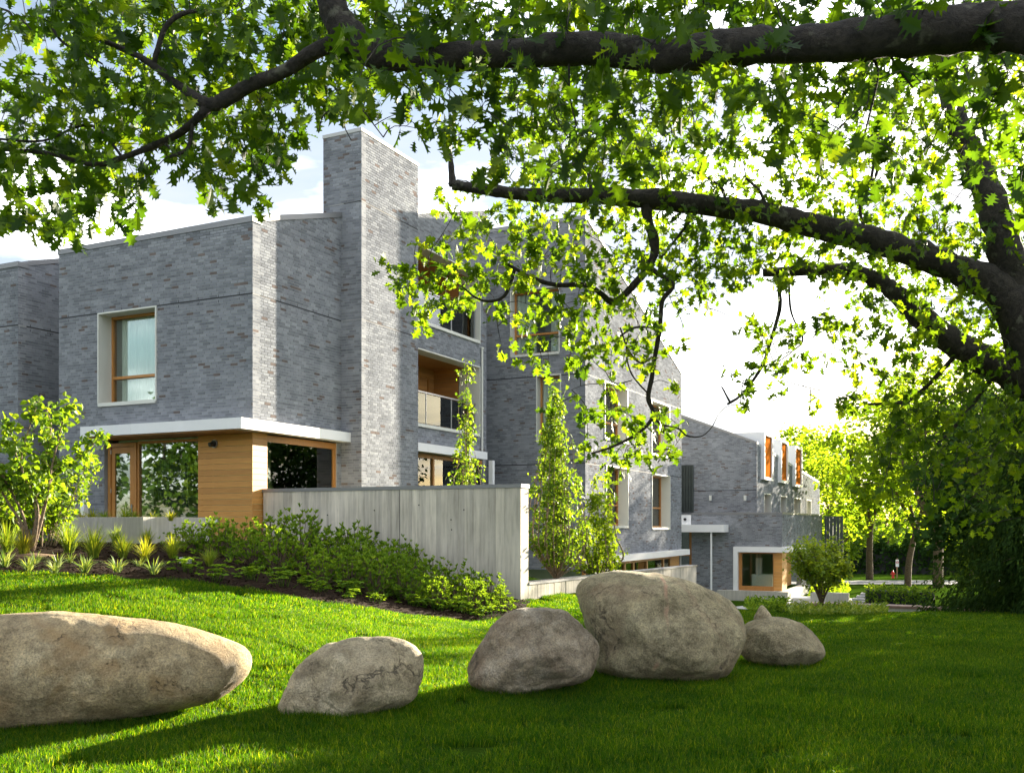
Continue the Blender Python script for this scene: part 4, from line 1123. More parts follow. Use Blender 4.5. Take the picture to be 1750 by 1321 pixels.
bed = mb.build("mulch_bed", M_SOIL, smooth=True, kind="structure")
bedpoly = [(e.x, e.y) for e, k_ in rowsE] + [(k_.x, k_.y) for e, k_ in reversed(rowsE)]
def inpoly(x, y, poly):
    x = np.asarray(x); y = np.asarray(y); c = np.zeros(x.shape, bool); n = len(poly); j = n - 1
    for i in range(n):
        xi, yi = poly[i]; xj, yj = poly[j]
        m_ = ((yi > y) != (yj > y)) & (x < (xj - xi) * (y - yi) / (yj - yi + 1e-12) + xi)
        c ^= m_; j = i
    return c
# mulch chips
ch = MB(); k = 9000
tri = np.array([(-.5, -.18, 0), (.5, -.14, .05), (.42, .2, .02), (-.45, .16, .06)])
px_ = rng.uniform(-11, 2, 60000); py_ = rng.uniform(12, 24, 60000); ins = inpoly(px_, py_, bedpoly); px_ = px_[ins][:k]; py_ = py_[ins][:k]
def rotm(yaw, pitch, roll):
    cy_, sy_ = np.cos(yaw), np.sin(yaw); cp_, sp_ = np.cos(pitch), np.sin(pitch); cr_, sr_ = np.cos(roll), np.sin(roll)
    R = np.zeros((len(yaw), 3, 3))
    R[:, 0, 0] = cy_ * cp_; R[:, 0, 1] = cy_ * sp_ * sr_ - sy_ * cr_; R[:, 0, 2] = cy_ * sp_ * cr_ + sy_ * sr_
    R[:, 1, 0] = sy_ * cp_; R[:, 1, 1] = sy_ * sp_ * sr_ + cy_ * cr_; R[:, 1, 2] = sy_ * sp_ * cr_ - cy_ * sr_
    R[:, 2, 0] = -sp_; R[:, 2, 1] = cp_ * sr_; R[:, 2, 2] = cp_ * cr_
    return R
n_ = len(px_)
M_CHIP = m_simple("bark_chip", (0.030, 0.018, 0.011), 0.9, nscale=40, namp=0.8, spec=0.05)
sc = rng.uniform(.03, .075, n_)
ch.bulk(tri, [0, 1, 2, 3], [4], rotm(rng.uniform(0, 6.3, n_), rng.normal(0, .35, n_), rng.normal(0, .35, n_)) * sc[:, None, None], np.stack([px_, py_, terr(px_, py_) + .065], 1), rng.random(n_) ** 2)
o = ch.build("mulch_chips", M_CHIP, kind="stuff"); tag(o, "dark brown bark mulch chips covering the planting bed", "mulch")

# road, path, far pavings
def ribbon(name, pts, w, m, dz, steps=40):
    mb = MB(); P = [Vector((x, y, 0)) for x, y in pts]; vs_ = []
    for i in range(steps + 1):
        t = i / steps * (len(P) - 1); k0 = min(int(t), len(P) - 2); f = t - k0
        p = P[k0].lerp(P[k0 + 1], f); d = (P[k0 + 1] - P[k0]).normalized(); n = Vector((-d.y, d.x, 0))
        for s in (-1, -.33, .33, 1):
            q = p + n * w / 2 * s; vs_.append((q.x, q.y, tz(q.x, q.y) + dz))
    mb.add(vs_, [(i * 4 + j, (i + 1) * 4 + j, (i + 1) * 4 + j + 1, i * 4 + j + 1) for i in range(steps) for j in range(3)])
    return mb.build(name, m, smooth=True, kind="structure")
M_ASPH = m_simple("asphalt", (0.16, 0.158, 0.155), .85, nscale=40, namp=.3, spec=.1)
M_PAVE = m_simple("paving", (0.42, 0.41, 0.39), .8, nscale=6, namp=.15, spec=.1)
ribbon("road", [(5, 74), (22, 72), (40, 70), (60, 68), (95, 64)], 11, M_ASPH, .03)
ribbon("sidewalk", [(5, 63.5), (22, 62.5), (40, 61), (60, 59), (95, 56)], 2.2, M_PAVE, .12)
ribbon("path", [(5.2, 31.5), (7.5, 35), (9.5, 38.5), (12, 42), (16, 44.5)], 3.6, M_PAVE, .05)

# bench walls and planter kerbs on the right
def lwbox(name, label, cat, b0, b1, a0, a1, z0, z1, m=M_CONCL, cap=None, group=None):
    e = empty(name, (P0X, P0Y, 0), BRZ); tag(e, label, cat, group)
    mb = MB(); mb.box(b0, b1, a0, a1, z0, z1, .7); mb.build("wall_panel", m, e, bevel=.006)
    if cap: 
        mb = MB(); mb.box(b0 - .02, b1 + .02, a0 - .04, a1 + .02, z1 + .001, z1 + .07, .4); mb.build("seat", cap, e)
    return e
M_SEAT = m_simple("seat_timber", (0.20, 0.12, 0.09), .6, nscale=8, namp=.2)
def at_ba(px, D): return WL((px - CX) / F * D, D)
bb, ba = at_ba(1385, 29.0); b1_ = b_of(1571, ba); zt1 = z_of(1030.5, ba, bb)
lwbox("bench_wall", "long low concrete bench wall with timber top behind the lawn", "bench", bb, b1_, ba, ba + .5, zt1 - 1.0, zt1 - .06, cap=M_SEAT)
bb2 = b_of(1574, ba + .5); b2_ = b_of(1690, ba + .5); zt2 = z_of(1037.5, ba + .5, bb2)
lwbox("bench_wall", "shorter concrete bench wall with pale timber top near the conifer", "bench", bb2, b2_, ba + .5, ba + 1.0, zt2 - 1.0, zt2 - .06, cap=M_SEAT)
bb3, ba3 = at_ba(1328, 31.5); b3_ = b_of(1384, ba3); zt3 = z_of(1033, ba3, bb3)
lwbox("planter_kerb", "narrow concrete kerb left of the small maple", "kerb", bb3, b3_, ba3, ba3 + .25, zt3 - 1.0, zt3)
bb4, ba4 = at_ba(1352, 40.0); zt4 = z_of(1022, ba4, bb4)
lwbox("entry_step", "pale concrete landing block at the foot of the far window bay", "step", bb4, b_of(1386, ba4), ba4, ba4 + 1.4, zt4 - .6, zt4)
# diagonal kerb
p, q = W(1268, 1062, 22.5), W(1332, 1033, 31.4)
e = empty("planter_kerb", (0, 0, 0)); tag(e, "diagonal concrete kerb beside the path behind the small boulder", "kerb")
m = MB(); dd = (q - p); nn = Vector((-dd.y, dd.x, 0)).normalized() * .14
vs_ = []
for s in (p, q):
    for o_ in (-1, 1):
        for z in (-1.0, 0): vs_.append(tuple(s + nn * o_ + Vector((0, 0, z))))
m.add(vs_, [(0, 1, 5, 4), (2, 6, 7, 3), (1, 3, 7, 5), (0, 4, 6, 2), (0, 2, 3, 1), (4, 5, 7, 6)]); m.build("kerb_stone", M_CONCL, e)
p, q = W(1345, 1052, 24), W(1384, 1036, 28.6)
e = empty("planter_kerb", (0, 0, 0)); tag(e, "short diagonal concrete kerb just left of the small maple trunk", "kerb")
m = MB(); dd = (q - p); nn = Vector((-dd.y, dd.x, 0)).normalized() * .12; vs_ = []
for s in (p, q):
    for o_ in (-1, 1):
        for z in (-1.0, 0): vs_.append(tuple(s + nn * o_ + Vector((0, 0, z))))
m.add(vs_, [(0, 1, 5, 4), (2, 6, 7, 3), (1, 3, 7, 5), (0, 4, 6, 2), (0, 2, 3, 1), (4, 5, 7, 6)]); m.build("kerb_stone", M_CONCL, e)
# garden steps
st = empty("garden_steps", (P0X, P0Y, 0), BRZ); tag(st, "short flight of stone garden steps left of the clipped hedge bed", "steps")
sb0, sa0 = at_ba(1448, 35.0); 
for i in range(5):
    z = z_of(1027 - i * 4.6, sa0 + i * .45, sb0); m = MB(); m.box(sb0 + i * .10, sb0 + .75 + i * .10, sa0 + i * .45, sa0 + i * .45 + .5, z - .5, z); m.build("step", M_PAVE, st)
sbw, saw = at_ba(1385, 38); zr = z_of(1016, saw, sbw)
lwbox("ramp_wall", "low pale ramp wall seen behind the small maple crown", "wall", sbw, b_of(1450, saw), saw, saw + .25, zr - 1.2, zr + .1)

# ================================================================== BOULDERS
FOOT = []
def boulder(name, label, outline, c, Dbase, thick, mt, seed, facets=0.0, rough=0.03, ylean=0.0, sub=6):
    cx, cyy = c
    ol = [Vector((p - cx, cyy - q)) for p, q in outline]; pts = []; m_ = len(ol)
    for i in range(m_):   # rounded, evenly resampled outline
        p0, p1, p2, p3 = ol[i - 1], ol[i], ol[(i + 1) % m_], ol[(i + 2) % m_]
        for k in range(12):
            t = k / 12; q_ = 0.5 * ((2 * p1) + (p2 - p0) * t + (2 * p0 - 5 * p1 + 4 * p2 - p3) * t * t + (3 * p1 - p0 - 3 * p2 + p3) * t ** 3)
            pts.append((q_.x, q_.y))
    ang = np.array([math.atan2(y, x) for x, y in pts]); rad = np.array([math.hypot(x, y) for x, y in pts])
    o_ = np.argsort(ang); ang = ang[o_]; rad = rad[o_]
    ang = np.concatenate([ang - 2 * math.pi, ang, ang + 2 * math.pi]); rad = np.concatenate([rad, rad, rad])
    D = Dbase + thick * .55
    s = D / F
    import bmesh
    bm = bmesh.new(); bmesh.ops.create_icosphere(bm, subdivisions=sub, radius=1.0)
    C = W(cx, cyy, D)
    off = Vector((seed * 3.1, seed * 1.7, seed))
    planes = []
    rs = random.Random(seed)
    for i in range(9):
        n = Vector((rs.uniform(-1, 1), rs.uniform(-1, .1), rs.uniform(-.4, 1))).normalized(); planes.append((n, rs.uniform(.70, .9) if facets >= .75 else rs.uniform(.78, .93)))
    for v in bm.verts:
        d = v.co.normalized()
        if facets:
            r = 1.0
            for n, h in planes:
                k_ = d.dot(n)
                if k_ * r > h: r = min(r, r * (1 - facets) + facets * h / k_)
            dd_ = d * r
        else: dd_ = d
        th = math.atan2(d.z, d.x); rho = math.hypot(dd_.x, dd_.z)
        edge = min(1, math.hypot(d.x, d.z))
        # silhouettes stay exact where the surface turns away, facets act on the front
        rho = rho * (1 - edge ** 6) + edge ** 7
        R = float(np.interp(th, ang, rad))
        x = R * rho * math.cos(th) * s; z = R * rho * math.sin(th) * s
        y = dd_.y * thick
        p = Vector((x, y, z))
        q = p * 1.6 + off
        nz = noise.fractal(q, 1.0, 2.1, 5) * rough + noise.fractal(q * 4, 1.0, 2.0, 4) * rough * .35
        rid = abs(noise.noise(q * 1.3 + Vector((0, 0, p.z * 2)))) 
        nz -= max(0, .10 - rid) * rough * 3.0
        p += Vector((d.x * .5, d.y, d.z * .5)) * nz
        v.co = p
    me = bpy.data.meshes.new(name); bm.to_mesh(me); bm.free()
    for f in me.polygons: f.use_smooth = True
    me.materials.append(mt)
    o = bpy.data.objects.new(name, me); COL.objects.link(o); o.location = C; o.rotation_euler = (0, .045 if ylean else 0, ylean); o.scale = (.955 if ylean else 1, 1, 1)
    tag(o, label, "boulder")
    if name == "boulder": FOOT.append((C.x, C.y, (max(p for p, q in outline) - min(p for p, q in outline)) / 2 * s, thick, C.x + ((max(p for p, q in outline) + min(p for p, q in outline)) / 2 - cx) * s))
    return o
R1 = m_rock("tan_granite", [(0.26, 0.195, 0.105), (0.43, 0.335, 0.195), (0.58, 0.49, 0.32)], 1.0, False, (0.36, 0.22, 0.09), .6, .35)
R2 = m_rock("pale_granite", [(0.29, 0.23, 0.145), (0.46, 0.385, 0.255), (0.58, 0.50, 0.36)], 4.0, False, (0.30, 0.22, 0.12), .25, .5)
R3 = m_rock("mixed_granite", [(0.20, 0.15, 0.10), (0.34, 0.28, 0.20), (0.46, 0.41, 0.34)], 9.0, False, (0.24, 0.16, 0.10), .5, .45)
R4 = m_rock("grey_granite", [(0.20, 0.165, 0.095), (0.35, 0.295, 0.18), (0.47, 0.41, 0.265)], 14.0, True, (0.36, 0.22, 0.14), .25, .3)
boulder("boulder", "long tan boulder cut off by the left edge, longest of the row", [(435,1125),(425,1105),(395,1090),(330,1070),(290,1062),(200,1052),(120,1046),(60,1047),(0,1052),(-100,1072),(-200,1110),(-250,1160),(-200,1225),(-100,1262),(0,1258),(100,1245),(200,1230),(300,1213),(370,1196),(410,1170),(430,1148)], (130, 1150), 7.7, .55, R1, 1.0, facets=.35, rough=.026, ylean=.27)
boulder("boulder", "rounded pale boulder standing alone second from the left", [(483,1216),(488,1185),(505,1150),(530,1120),(560,1100),(600,1090),(650,1085),(690,1093),(715,1112),(724,1135),(718,1165),(705,1193),(670,1212),(630,1228),(590,1234),(540,1230)], (605, 1160), 8.1, .48, R2, 2.0, facets=.8, rough=.05)
boulder("boulder", "cracked brown and grey boulder just left of the biggest one", [(803,1150),(808,1125),(830,1085),(850,1060),(880,1042),(920,1036),(960,1040),(985,1060),(1010,1085),(1021,1105),(1015,1140),(1000,1162),(950,1176),(900,1190),(870,1194),(830,1180),(808,1167)], (910, 1115), 9.1, .52, R3, 3.0, facets=.9, rough=.065)
boulder("boulder", "biggest grey-green boulder with an orange vein in its middle", [(986,1020),(990,1000),(1010,985),(1050,976),(1090,977),(1150,985),(1200,1000),(1245,1025),(1270,1055),(1275,1085),(1260,1122),(1240,1154),(1200,1168),(1120,1168),(1050,1160),(1018,1140),(1015,1100),(1000,1060)], (1130, 1075), 9.9, .85, R4, 4.0, facets=.5, rough=.06)
R4B = m_rock("grey_rock", [(0.18, 0.145, 0.085), (0.31, 0.26, 0.16), (0.42, 0.36, 0.24)], 19.0, stain=(0.30, 0.22, 0.14), stain_amt=.25, dark=.3)
boulder("boulder", "low grey boulder at the right end with a small stone on top", [(1262,1095),(1270,1070),(1300,1055),(1330,1054),(1360,1060),(1385,1075),(1400,1095),(1407,1112),(1400,1127),(1370,1140),(1330,1144),(1290,1136),(1266,1118)], (1335, 1098), 11.2, .55, R4B, 5.0, facets=.8, rough=.04)
boulder("stone", "small pointed stone perched on the right-hand boulder", [(1288,1058),(1293,1045),(1301,1034),(1308,1038),(1319,1053),(1316,1059),(1300,1061)], (1303, 1049), 11.55, .07, R2, 6.0, facets=.9, rough=.006, sub=4)
v_ = MB()
# the orange vein of the big boulder is a mineral seam: a thin sheet draped on its face is avoided, colour comes with the rock

# ================================================================== LEAVES
def leaf_template(prof, fold=0.25, droop=0.12):
    """prof: (t, halfwidth) outline of one side; two folded n-gons; unit length along +x"""
    L = [(t, w) for t, w in prof]
    vs_ = []
    for side in (1, -1):
        for t, w in L: vs_.append((t, side * w, w * fold - droop * t * t))
    n = len(L)
    faces = [list(range(n)), [n + i for i in range(n)][::-1]]
    loops = [i for f in faces for i in f]; tot = [len(f) for f in faces]
    return np.array(vs_, float), loops, tot
def leaf_tris(prof, fold=.25, droop=.12):
    vs_ = []; lo = []; tt = []
    mids = [(t, 0, -droop * t * t) for t, w in prof]
    # fan quads between the midrib and the edge
    n = len(prof)
    V = [(t, 0, -droop * t * t) for t, w in prof] + [(t, w, w * fold - droop * t * t) for t, w in prof] + [(t, -w, w * fold - droop * t * t) for t, w in prof]
    for i in range(n - 1):
        lo += [i, i + 1, n + i + 1, n + i]; tt.append(4)
        lo += [i, 2 * n + i, 2 * n + i + 1, i + 1]; tt.append(4)
    return np.array(V, float), lo, tt
OAKP = [(0, .012), (.10, .02), (.20, .17), (.27, .08), (.36, .12), (.42, .33), (.50, .13), (.58, .14), (.68, .36), (.72, .15), (.80, .14), (.90, .22), (.90, .08), (1.0, 0)]
OAKV = leaf_tris([(t, w * 1.35) for t, w in OAKP], .22, .18)
OAKS = leaf_tris([(0, .02), (.20, .22), (.30, .13), (.46, .44), (.56, .17), (.74, .42), (.80, .15), (1.0, .0)], .25, .15)
ROUND = leaf_tris([(0, .02), (.2, .30), (.45, .42), (.7, .34), (.9, .14), (1.0, 0)], .3, .2)
MAPLE = leaf_tris([(0, .02), (.12, .30), (.3, .22), (.45, .45), (.58, .18), (.8, .22), (1.0, 0)], .2, .2)
LANCE = leaf_tris([(0, .02), (.4, .16), (.75, .13), (1.0, 0)], .3, .15)
QUAD = leaf_tris([(0, .05), (.5, .38), (1.0, 0)], .25, .15)

def orient(dirs, roll):
    """rotation matrices whose x axis is dirs, rolled about it"""
    d = dirs / (np.linalg.norm(dirs, axis=1, keepdims=True) + 1e-9)
    up = np.tile(np.array([0, 0, 1.0]), (len(d), 1)); up[np.abs(d[:, 2]) > .97] = (0, 1, 0)
    y = np.cross(up, d); y /= np.linalg.norm(y, axis=1, keepdims=True) + 1e-9
    z = np.cross(d, y)
    c, s = np.cos(roll)[:, None], np.sin(roll)[:, None]
    y2 = y * c + z * s; z2 = -y * s + z * c
    return np.stack([d, y2, z2], 2)

# ---- oaks
def px_line(pts):
    """(px,py,D,width px) -> smooth 3D points and radii"""
    P = [W(p[0], p[1], p[2]) for p in pts]; R = [p[3] / F * p[2] / 2 for p in pts]
    return smooth_line(P, R)
def smooth_line(P, R, m=6, jit=0.0):
    out, rr = [], []
    n = len(P)
    for i in range(n - 1):
        p0, p1, p2, p3 = P[max(i - 1, 0)], P[i], P[i + 1], P[min(i + 2, n - 1)]
        for k in range(m):
            t = k / m
            q = 0.5 * ((2 * p1) + (p2 - p0) * t + (2 * p0 - 5 * p1 + 4 * p2 - p3) * t * t + (3 * p1 - p0 - 3 * p2 + p3) * t ** 3)
            out.append(q); rr.append(R[i] * (1 - t) + R[i + 1] * t)
    out.append(P[-1]); rr.append(R[-1])
    return out, rr

def oak(name, label, limbs, trunk_pts, cells, leafL, perspray, Dfun, mleaf, twig_r, n_single, tmpl, seed, spread, per_cell, drop=.35, thin_limbs=()):
    rs = np.random.default_rng(seed)
    root = empty(name, tuple(trunk_pts[0][0])); tag(root, label, "tree")
    base = Vector(trunk_pts[0][0])
    P = [Vector(p) for p, r in trunk_pts]; R = [r for p, r in trunk_pts]
    tp_, tr_ = smooth_line(P, R)
    mb = MB(); mb.tube([q - base for q in tp_], tr_, 20, .5, bump=.16)
    mb.build("trunk", M_BARK, root, smooth=True)
    nodes = []
    for L in limbs:
        q, r = px_line(L)
        mb = MB(); mb.tube([x - base for x in q], r, 14, .5, bump=.22)
        mb.build("branch", M_BARK, root, smooth=True)
        for x, rr in zip(q, r): nodes.append((x.x, x.y, x.z))
    mb = MB()
    for L in thin_limbs:
        q, r = px_line(L)
        mb.tube([x - base for x in q], r, 7, .5, bump=.15)
        for x in q: nodes.append((x.x, x.y, x.z))
    # sprays
    S = []
    for (x0, y0, dens) in cells:
        nsp = dens / 9 * per_cell * (1.45 if (seed == 11 and x0 < 650) else 1.0); nsp = int(nsp) + (rs.random() < nsp % 1)
        for _ in range(nsp):
            px_ = x0 + rs.random() * 50; py_ = y0 + rs.random() * 50; D = Dfun(px_, py_, rs)
            w = W(px_, py_, D); S.append((w.x, w.y, w.z))
    S = np.array(S)
    N = np.array(nodes)
    d = np.min(np.linalg.norm(S[:, None, :] - N[None, ::3, :], axis=2), axis=1)
    order = np.argsort(d)
    buf = np.zeros((len(N) + len(S) * 5, 3)); buf[:len(N)] = N; cnt = len(N)
    ends = []
    for i in order:
        s = S[i]
        dd_ = buf[:cnt] - s; dist = np.linalg.norm(dd_, axis=1)
        j = int(np.argmin(dist)); p = buf[j]
        L = dist[j]
        pts = []
        side = rs.normal(0, .08 * L, 3); side[2] += .10 * L
        for t in (0, .25, .5, .75, 1.0):
            q = p * (1 - t) + s * t + side * math.sin(math.pi * t)
            pts.append(q)
        buf[cnt:cnt + 4] = pts[1:]; cnt += 4
        r0 = min(twig_r * (1 + L * 1.3), twig_r * 2.6)
        mb.tube([Vector(q) - base for q in pts], [r0, r0 * .9, r0 * .75, r0 * .6, r0 * .4], 4, .5, cap=False)
        e = s - np.array(pts[-2]); e /= np.linalg.norm(e) + 1e-9
        ends.append(e)
    mb.build("twigs", M_BARK, root, kind="stuff")
    E_ = np.array(ends); S2 = S[order]
    k = len(S2); n = k * perspray
    c = np.repeat(S2, perspray, 0) + rs.normal(0, spread, (n, 3))
    dirs = np.repeat(E_, perspray, 0) * .5 + rs.normal(0, .75, (n, 3)); dirs[:, 2] -= drop
    tone = np.clip(np.repeat(rs.random(k) * .5 + .2, perspray) + rs.normal(0, .16, n), 0, 1)
    sc_ = leafL * rs.uniform(.5, 1.25, n)
    Mx = orient(dirs, rs.normal(0, .9, n))
    bz = np.array(base)
    # petioles are thin; leave them to the twigs. Largest leaves first become parts
    dist = c[:, 1] / sc_
    px_all = c[:, 0] / c[:, 1] * F + CX; py_all = HY - c[:, 2] / c[:, 1] * F
    vis = (px_all > 10) & (px_all < 1740) & (py_all > 5)
    key = np.where(vis, dist, 1e9)
    idx = np.argsort(key)[:n_single]
    single = np.zeros(n, bool); single[idx] = True
    cr_ = MB()
    rest = ~single
    cr_.bulk(tmpl[0], tmpl[1], tmpl[2], Mx[rest] * sc_[rest][:, None, None], c[rest] - bz, tone[rest])
    crown = cr_.build("crown", mleaf, root, kind="stuff")
    if n_single:
        variants = []
        for q in range(8):
            m1 = MB(); m1.bulk(tmpl[0], tmpl[1], tmpl[2], np.eye(3)[None], np.zeros((1, 3)), [q / 7]); me = m1.mesh("leaf"); me.materials.append(mleaf); variants.append(me)
        for i in idx:
            o = bpy.data.objects.new("leaf", variants[int(tone[i] * 7)]); COL.objects.link(o); o.parent = root
            o.matrix_local = Matrix.Translation(Vector(c[i] - bz)) @ Matrix(Mx[i]).to_4x4() @ Matrix.Scale(float(sc_[i]), 4)
    return root

NEAR = [
 "38999999999999999999999999999998888",
 "25899999998999999999999988999999988",
 "24688989998999887778778787777777777",
 "87589998998532468787655444555566677",
 "88788899982000243577654322233444444",
 "77775167720000001333321111122233333",
 "47774006400000000110000000000000012",
 "54620000000000000000000000000000000",
]
FAR = [
 "00000000000000000000000000000000000",
 "00000000000000000000000000000000000",
 "00000000000000000122222222222222222",
 "00000000000000000233445544445444444",
 "00000000000000000566777654454455443",
 "00000000000000000788888876355566421",
 "00000000000000011478888877777776103",
 "00000000000000057755888888888888873",
 "00000000000000333555467888888888884",
 "00000000000006677655667788515788888",
 "00000000000001663335543321003578888",
 "00000000000000000156543103535788888",
 "00000000000000000035222003423688888",
 "00000000000000000011211001112688888",
 "00000000000000000000654200000278888",
 "00000000000000000000664100000167777",
 "00000000000000000000100000000345555",
 "00000000000000000000000000000012333",
]
def cells_of(rows, top=True, right=3, rd=None):
    out = []
    for r, row in enumerate(rows):
        for c_, chh in enumerate(row[:35]):
            d_ = int(chh)
            if d_: out.append((c_ * 50, r * 50, d_))
        d_ = int(row[34])
        for e_ in range(right):
            if d_: out.append(((35 + e_) * 50, r * 50, d_))
    if top:
        for e_ in (1, 2):
            for c_, chh in enumerate(rows[0][:35]):
                if int(chh): out.append((c_ * 50, -50 * e_, max(2, int(chh) - 3)))
    return out
def dnear(px_, py_, rs):
    if px_ < 560: return rs.uniform(7.4, 10.4)
    if rs.random() < .14: return rs.uniform(6.0, 7.0)
    return rs.uniform(7.0, 9.8)
near_limbs = [
 [(2050,-10,6.0,150),(1900,30,6.0,112),(1750,45,6.1,88),(1650,50,6.2,78),(1500,66,6.3,68),(1400,75,6.4,62),(1250,80,6.6,58),(1130,95,6.8,54),(1000,84,7.0,54),(860,93,7.1,46),(720,100,7.2,44),(650,95,7.2,50),(600,60,7.2,54),(570,20,7.2,50),(556,-60,7.2,44)],
 [(655,98,7.2,44),(610,70,7.3,30),(545,85,7.4,26),(490,120,7.5,22),(430,145,7.6,22),(385,170,7.7,26),(355,178,7.7,22),(310,150,7.8,14),(263,113,7.9,12),(219,88,8.0,10),(150,60,8.1,7)],
 [(360,178,7.7,20),(335,205,7.7,14),(300,232,7.8,13),(256,252,7.8,11),(208,270,7.9,9),(160,282,8.0,8),(84,263,8.1,7),(0,256,8.2,7),(-60,262,8.2,6)],
 [(262,113,7.9,10),(268,90,7.9,9),(285,44,7.9,9),(318,22,7.9,8),(360,20,8.0,5)],
]
near_thin = [
 [(330,208,7.7,6),(322,252,7.7,7),(300,265,7.7,6),(282,271,7.7,5)], [(282,246,7.8,5),(296,258,7.7,4)],
 [(208,268,7.9,5),(170,222,8,5),(135,216,8,5),(73,241,8.1,4),(0,238,8.1,4)],
 [(570,180,7.2,3),(590,175,7.2,3),(620,190,7.2,3),(640,215,7.2,2),(655,235,7.2,2)], [(590,180,7.2,2),(555,195,7.2,2),(545,225,7.2,2)], [(600,185,7.2,2),(585,205,7.2,2),(600,240,7.2,1.5)],
 [(0,15,8,4),(20,25,8,3),(10,50,8,3),(-20,60,8,3)], [(28,25,8,3),(60,60,8,2),(40,58,8,2)],
 [(90,50,8,5),(110,75,8,5),(150,95,8,4),(175,110,8,3)],
 [(965,95,7,4),(1050,110,7,4),(1100,105,7,4)], [(972,110,7,4),(975,170,7,3),(985,215,7,2)],
 [(1480,85,6.4,7),(1500,120,6.4,5),(1490,180,6.5,4),(1475,240,6.5,3)],[(1520,88,6.4,5),(1530,110,6.4,4),(1560,150,6.4,3)],
 [(230,335,8,2),(232,345,8,2),(215,338,8,1.5),(180,335,8,1.5)],
]
near_trunk = [((5.0, 6.1, -1.8), .42), ((4.9, 6.1, -.4), .36), ((4.75, 6.0, 1.2), .33), ((4.4, 6.0, 2.6), .31), ((4.15, 6.0, 3.3), .27), ((4.3, 6.1, 4.6), .2)]
oak("oak_tree", "near oak whose thick dark branch crosses the top of the view", near_limbs, near_trunk, cells_of(NEAR), .165, 8, dnear, M_OAKLEAF, .0030, 300, OAKV, 11, .055, 3.4, .55, near_thin)

def dfar(px_, py_, rs):
    if px_ > 1400 and py_ > 430: return rs.uniform(11.5, 16.5)
    if py_ > 430 and px_ < 1220: return rs.uniform(11.3, 13.2)
    return rs.uniform(11.0, 15.0)
far_limbs = [
 [(1860,800,12,110),(1790,640,12,92),(1745,545,12,74),(1700,490,12,60),(1640,462,12,50),(1560,432,12,46),(1480,408,12,44),(1400,388,12,42),(1300,364,12,38),(1200,350,12,34),(1105,340,12,33),(1000,335,12.1,26),(900,333,12.2,22),(850,327,12.2,20),(800,320,12.3,17),(773,316,12.3,18)],
 [(1742,535,12,50),(1730,480,12,54),(1712,410,12,52),(1689,330,12.1,47),(1662,265,12.2,41),(1641,220,12.2,36),(1618,150,12.3,30),(1590,60,12.3,28)],
 [(1900,740,13.5,72),(1800,670,13.6,66),(1720,632,13.7,58),(1640,592,13.8,46),(1580,548,13.8,38),(1530,500,13.9,30),(1495,478,14,26),(1450,462,14,22),(1380,462,14,19),(1305,466,14,13)],
]
far_thin = [
 [(774,318,12.3,15),(771,285,12.3,10),(768,238,12.3,3)],
 [(1105,345,12,22),(1108,380,12,17),(1118,412,12,18),(1116,442,12,14),(1090,480,12,13),(1050,516,12,12),(1025,500,12,9),(1000,487,12,9),(950,487,12,8),(905,474,12,8),(885,462,12,6),(868,452,12,5)],
 [(880,460,12,7),(872,485,12,7),(860,508,12,6),(835,515,12,5),(812,508,12,4),(790,490,12,3)],
 [(1105,455,12,9),(1125,468,12,9),(1150,488,12,8),(1132,515,12,8),(1128,560,12,8),(1121,600,12,8),(1114,645,12,8),(1108,680,12,8),(1116,712,12,7),(1088,742,12,6),(1045,764,12,4),(1010,775,12,3)],
 [(1116,712,12,5),(1132,726,12,4),(1158,732,12,3),(1175,745,12,3),(1200,745,12,2),(1218,728,12,1.5)],
 [(1128,560,12,4),(1085,560,12,4),(1060,575,12,3)], [(1115,610,12,4),(1095,620,12,4),(1075,600,12,3),(1060,560,12,3)],
 [(1110,675,12,3),(1080,640,12,3),(1070,600,12,2.5),(1075,570,12,2)], [(1080,650,12,2),(1050,655,12,2),(1035,635,12,1.5)],
 [(1330,468,14,8),(1332,500,14,7),(1332,530,14,7),(1315,590,14,6),(1300,630,14,6),(1270,672,14,5),(1243,691,14,4)], [(1248,688,14,4),(1233,660,14,3)],
 [(1348,475,14,4),(1350,520,14,4),(1356,545,14,3),(1372,580,14,3),(1355,600,14,2),(1330,618,14,2)],
 [(1335,650,14,2),(1380,662,14,2),(1405,668,14,1.5)], [(1385,665,14,2),(1385,690,14,1.5),(1378,708,14,1)],
 [(960,334,12.1,5),(985,300,12.1,6),(990,270,12.1,4)], [(1010,332,12,6),(1005,295,12,7),(985,282,12,7),(965,280,12,5),(958,255,12,4)],
 [(1200,348,12,5),(1170,390,12,5),(1130,440,12,4)], [(1240,352,12,6),(1232,320,12,5),(1190,295,12,4)], [(1310,362,12,7),(1300,330,12,6),(1275,305,12,4)],
 [(1480,400,12,5),(1470,350,12,5),(1500,290,12,5),(1490,230,12,3)],
 [(1500,230,12,5),(1490,300,12,5),(1480,330,12,3)],[(1520,440,14,8),(1500,420,14,6),(1460,400,14,4)],
 [(1640,600,13.8,9),(1560,680,14,7),(1500,690,14,5),(1450,690,14,3)], [(1700,640,13.7,8),(1640,720,14,6),(1600,760,14,4)],
]
far_trunk = [((8.6, 12.2, -2.0), .58), ((8.3, 12.1, -.6), .5), ((7.9, 12.05, .2), .45), ((7.4, 12.0, .5), .42), ((6.9, 12.0, 1.1), .36)]
oak("oak_tree", "farther oak with lichen-spotted boughs reaching left across the buildings", far_limbs, far_trunk, cells_of(FAR, top=False), .135, 8, dfar, M_OAKLEAF2, .0038, 300, OAKS, 12, .055, 9.5, .35, far_thin)

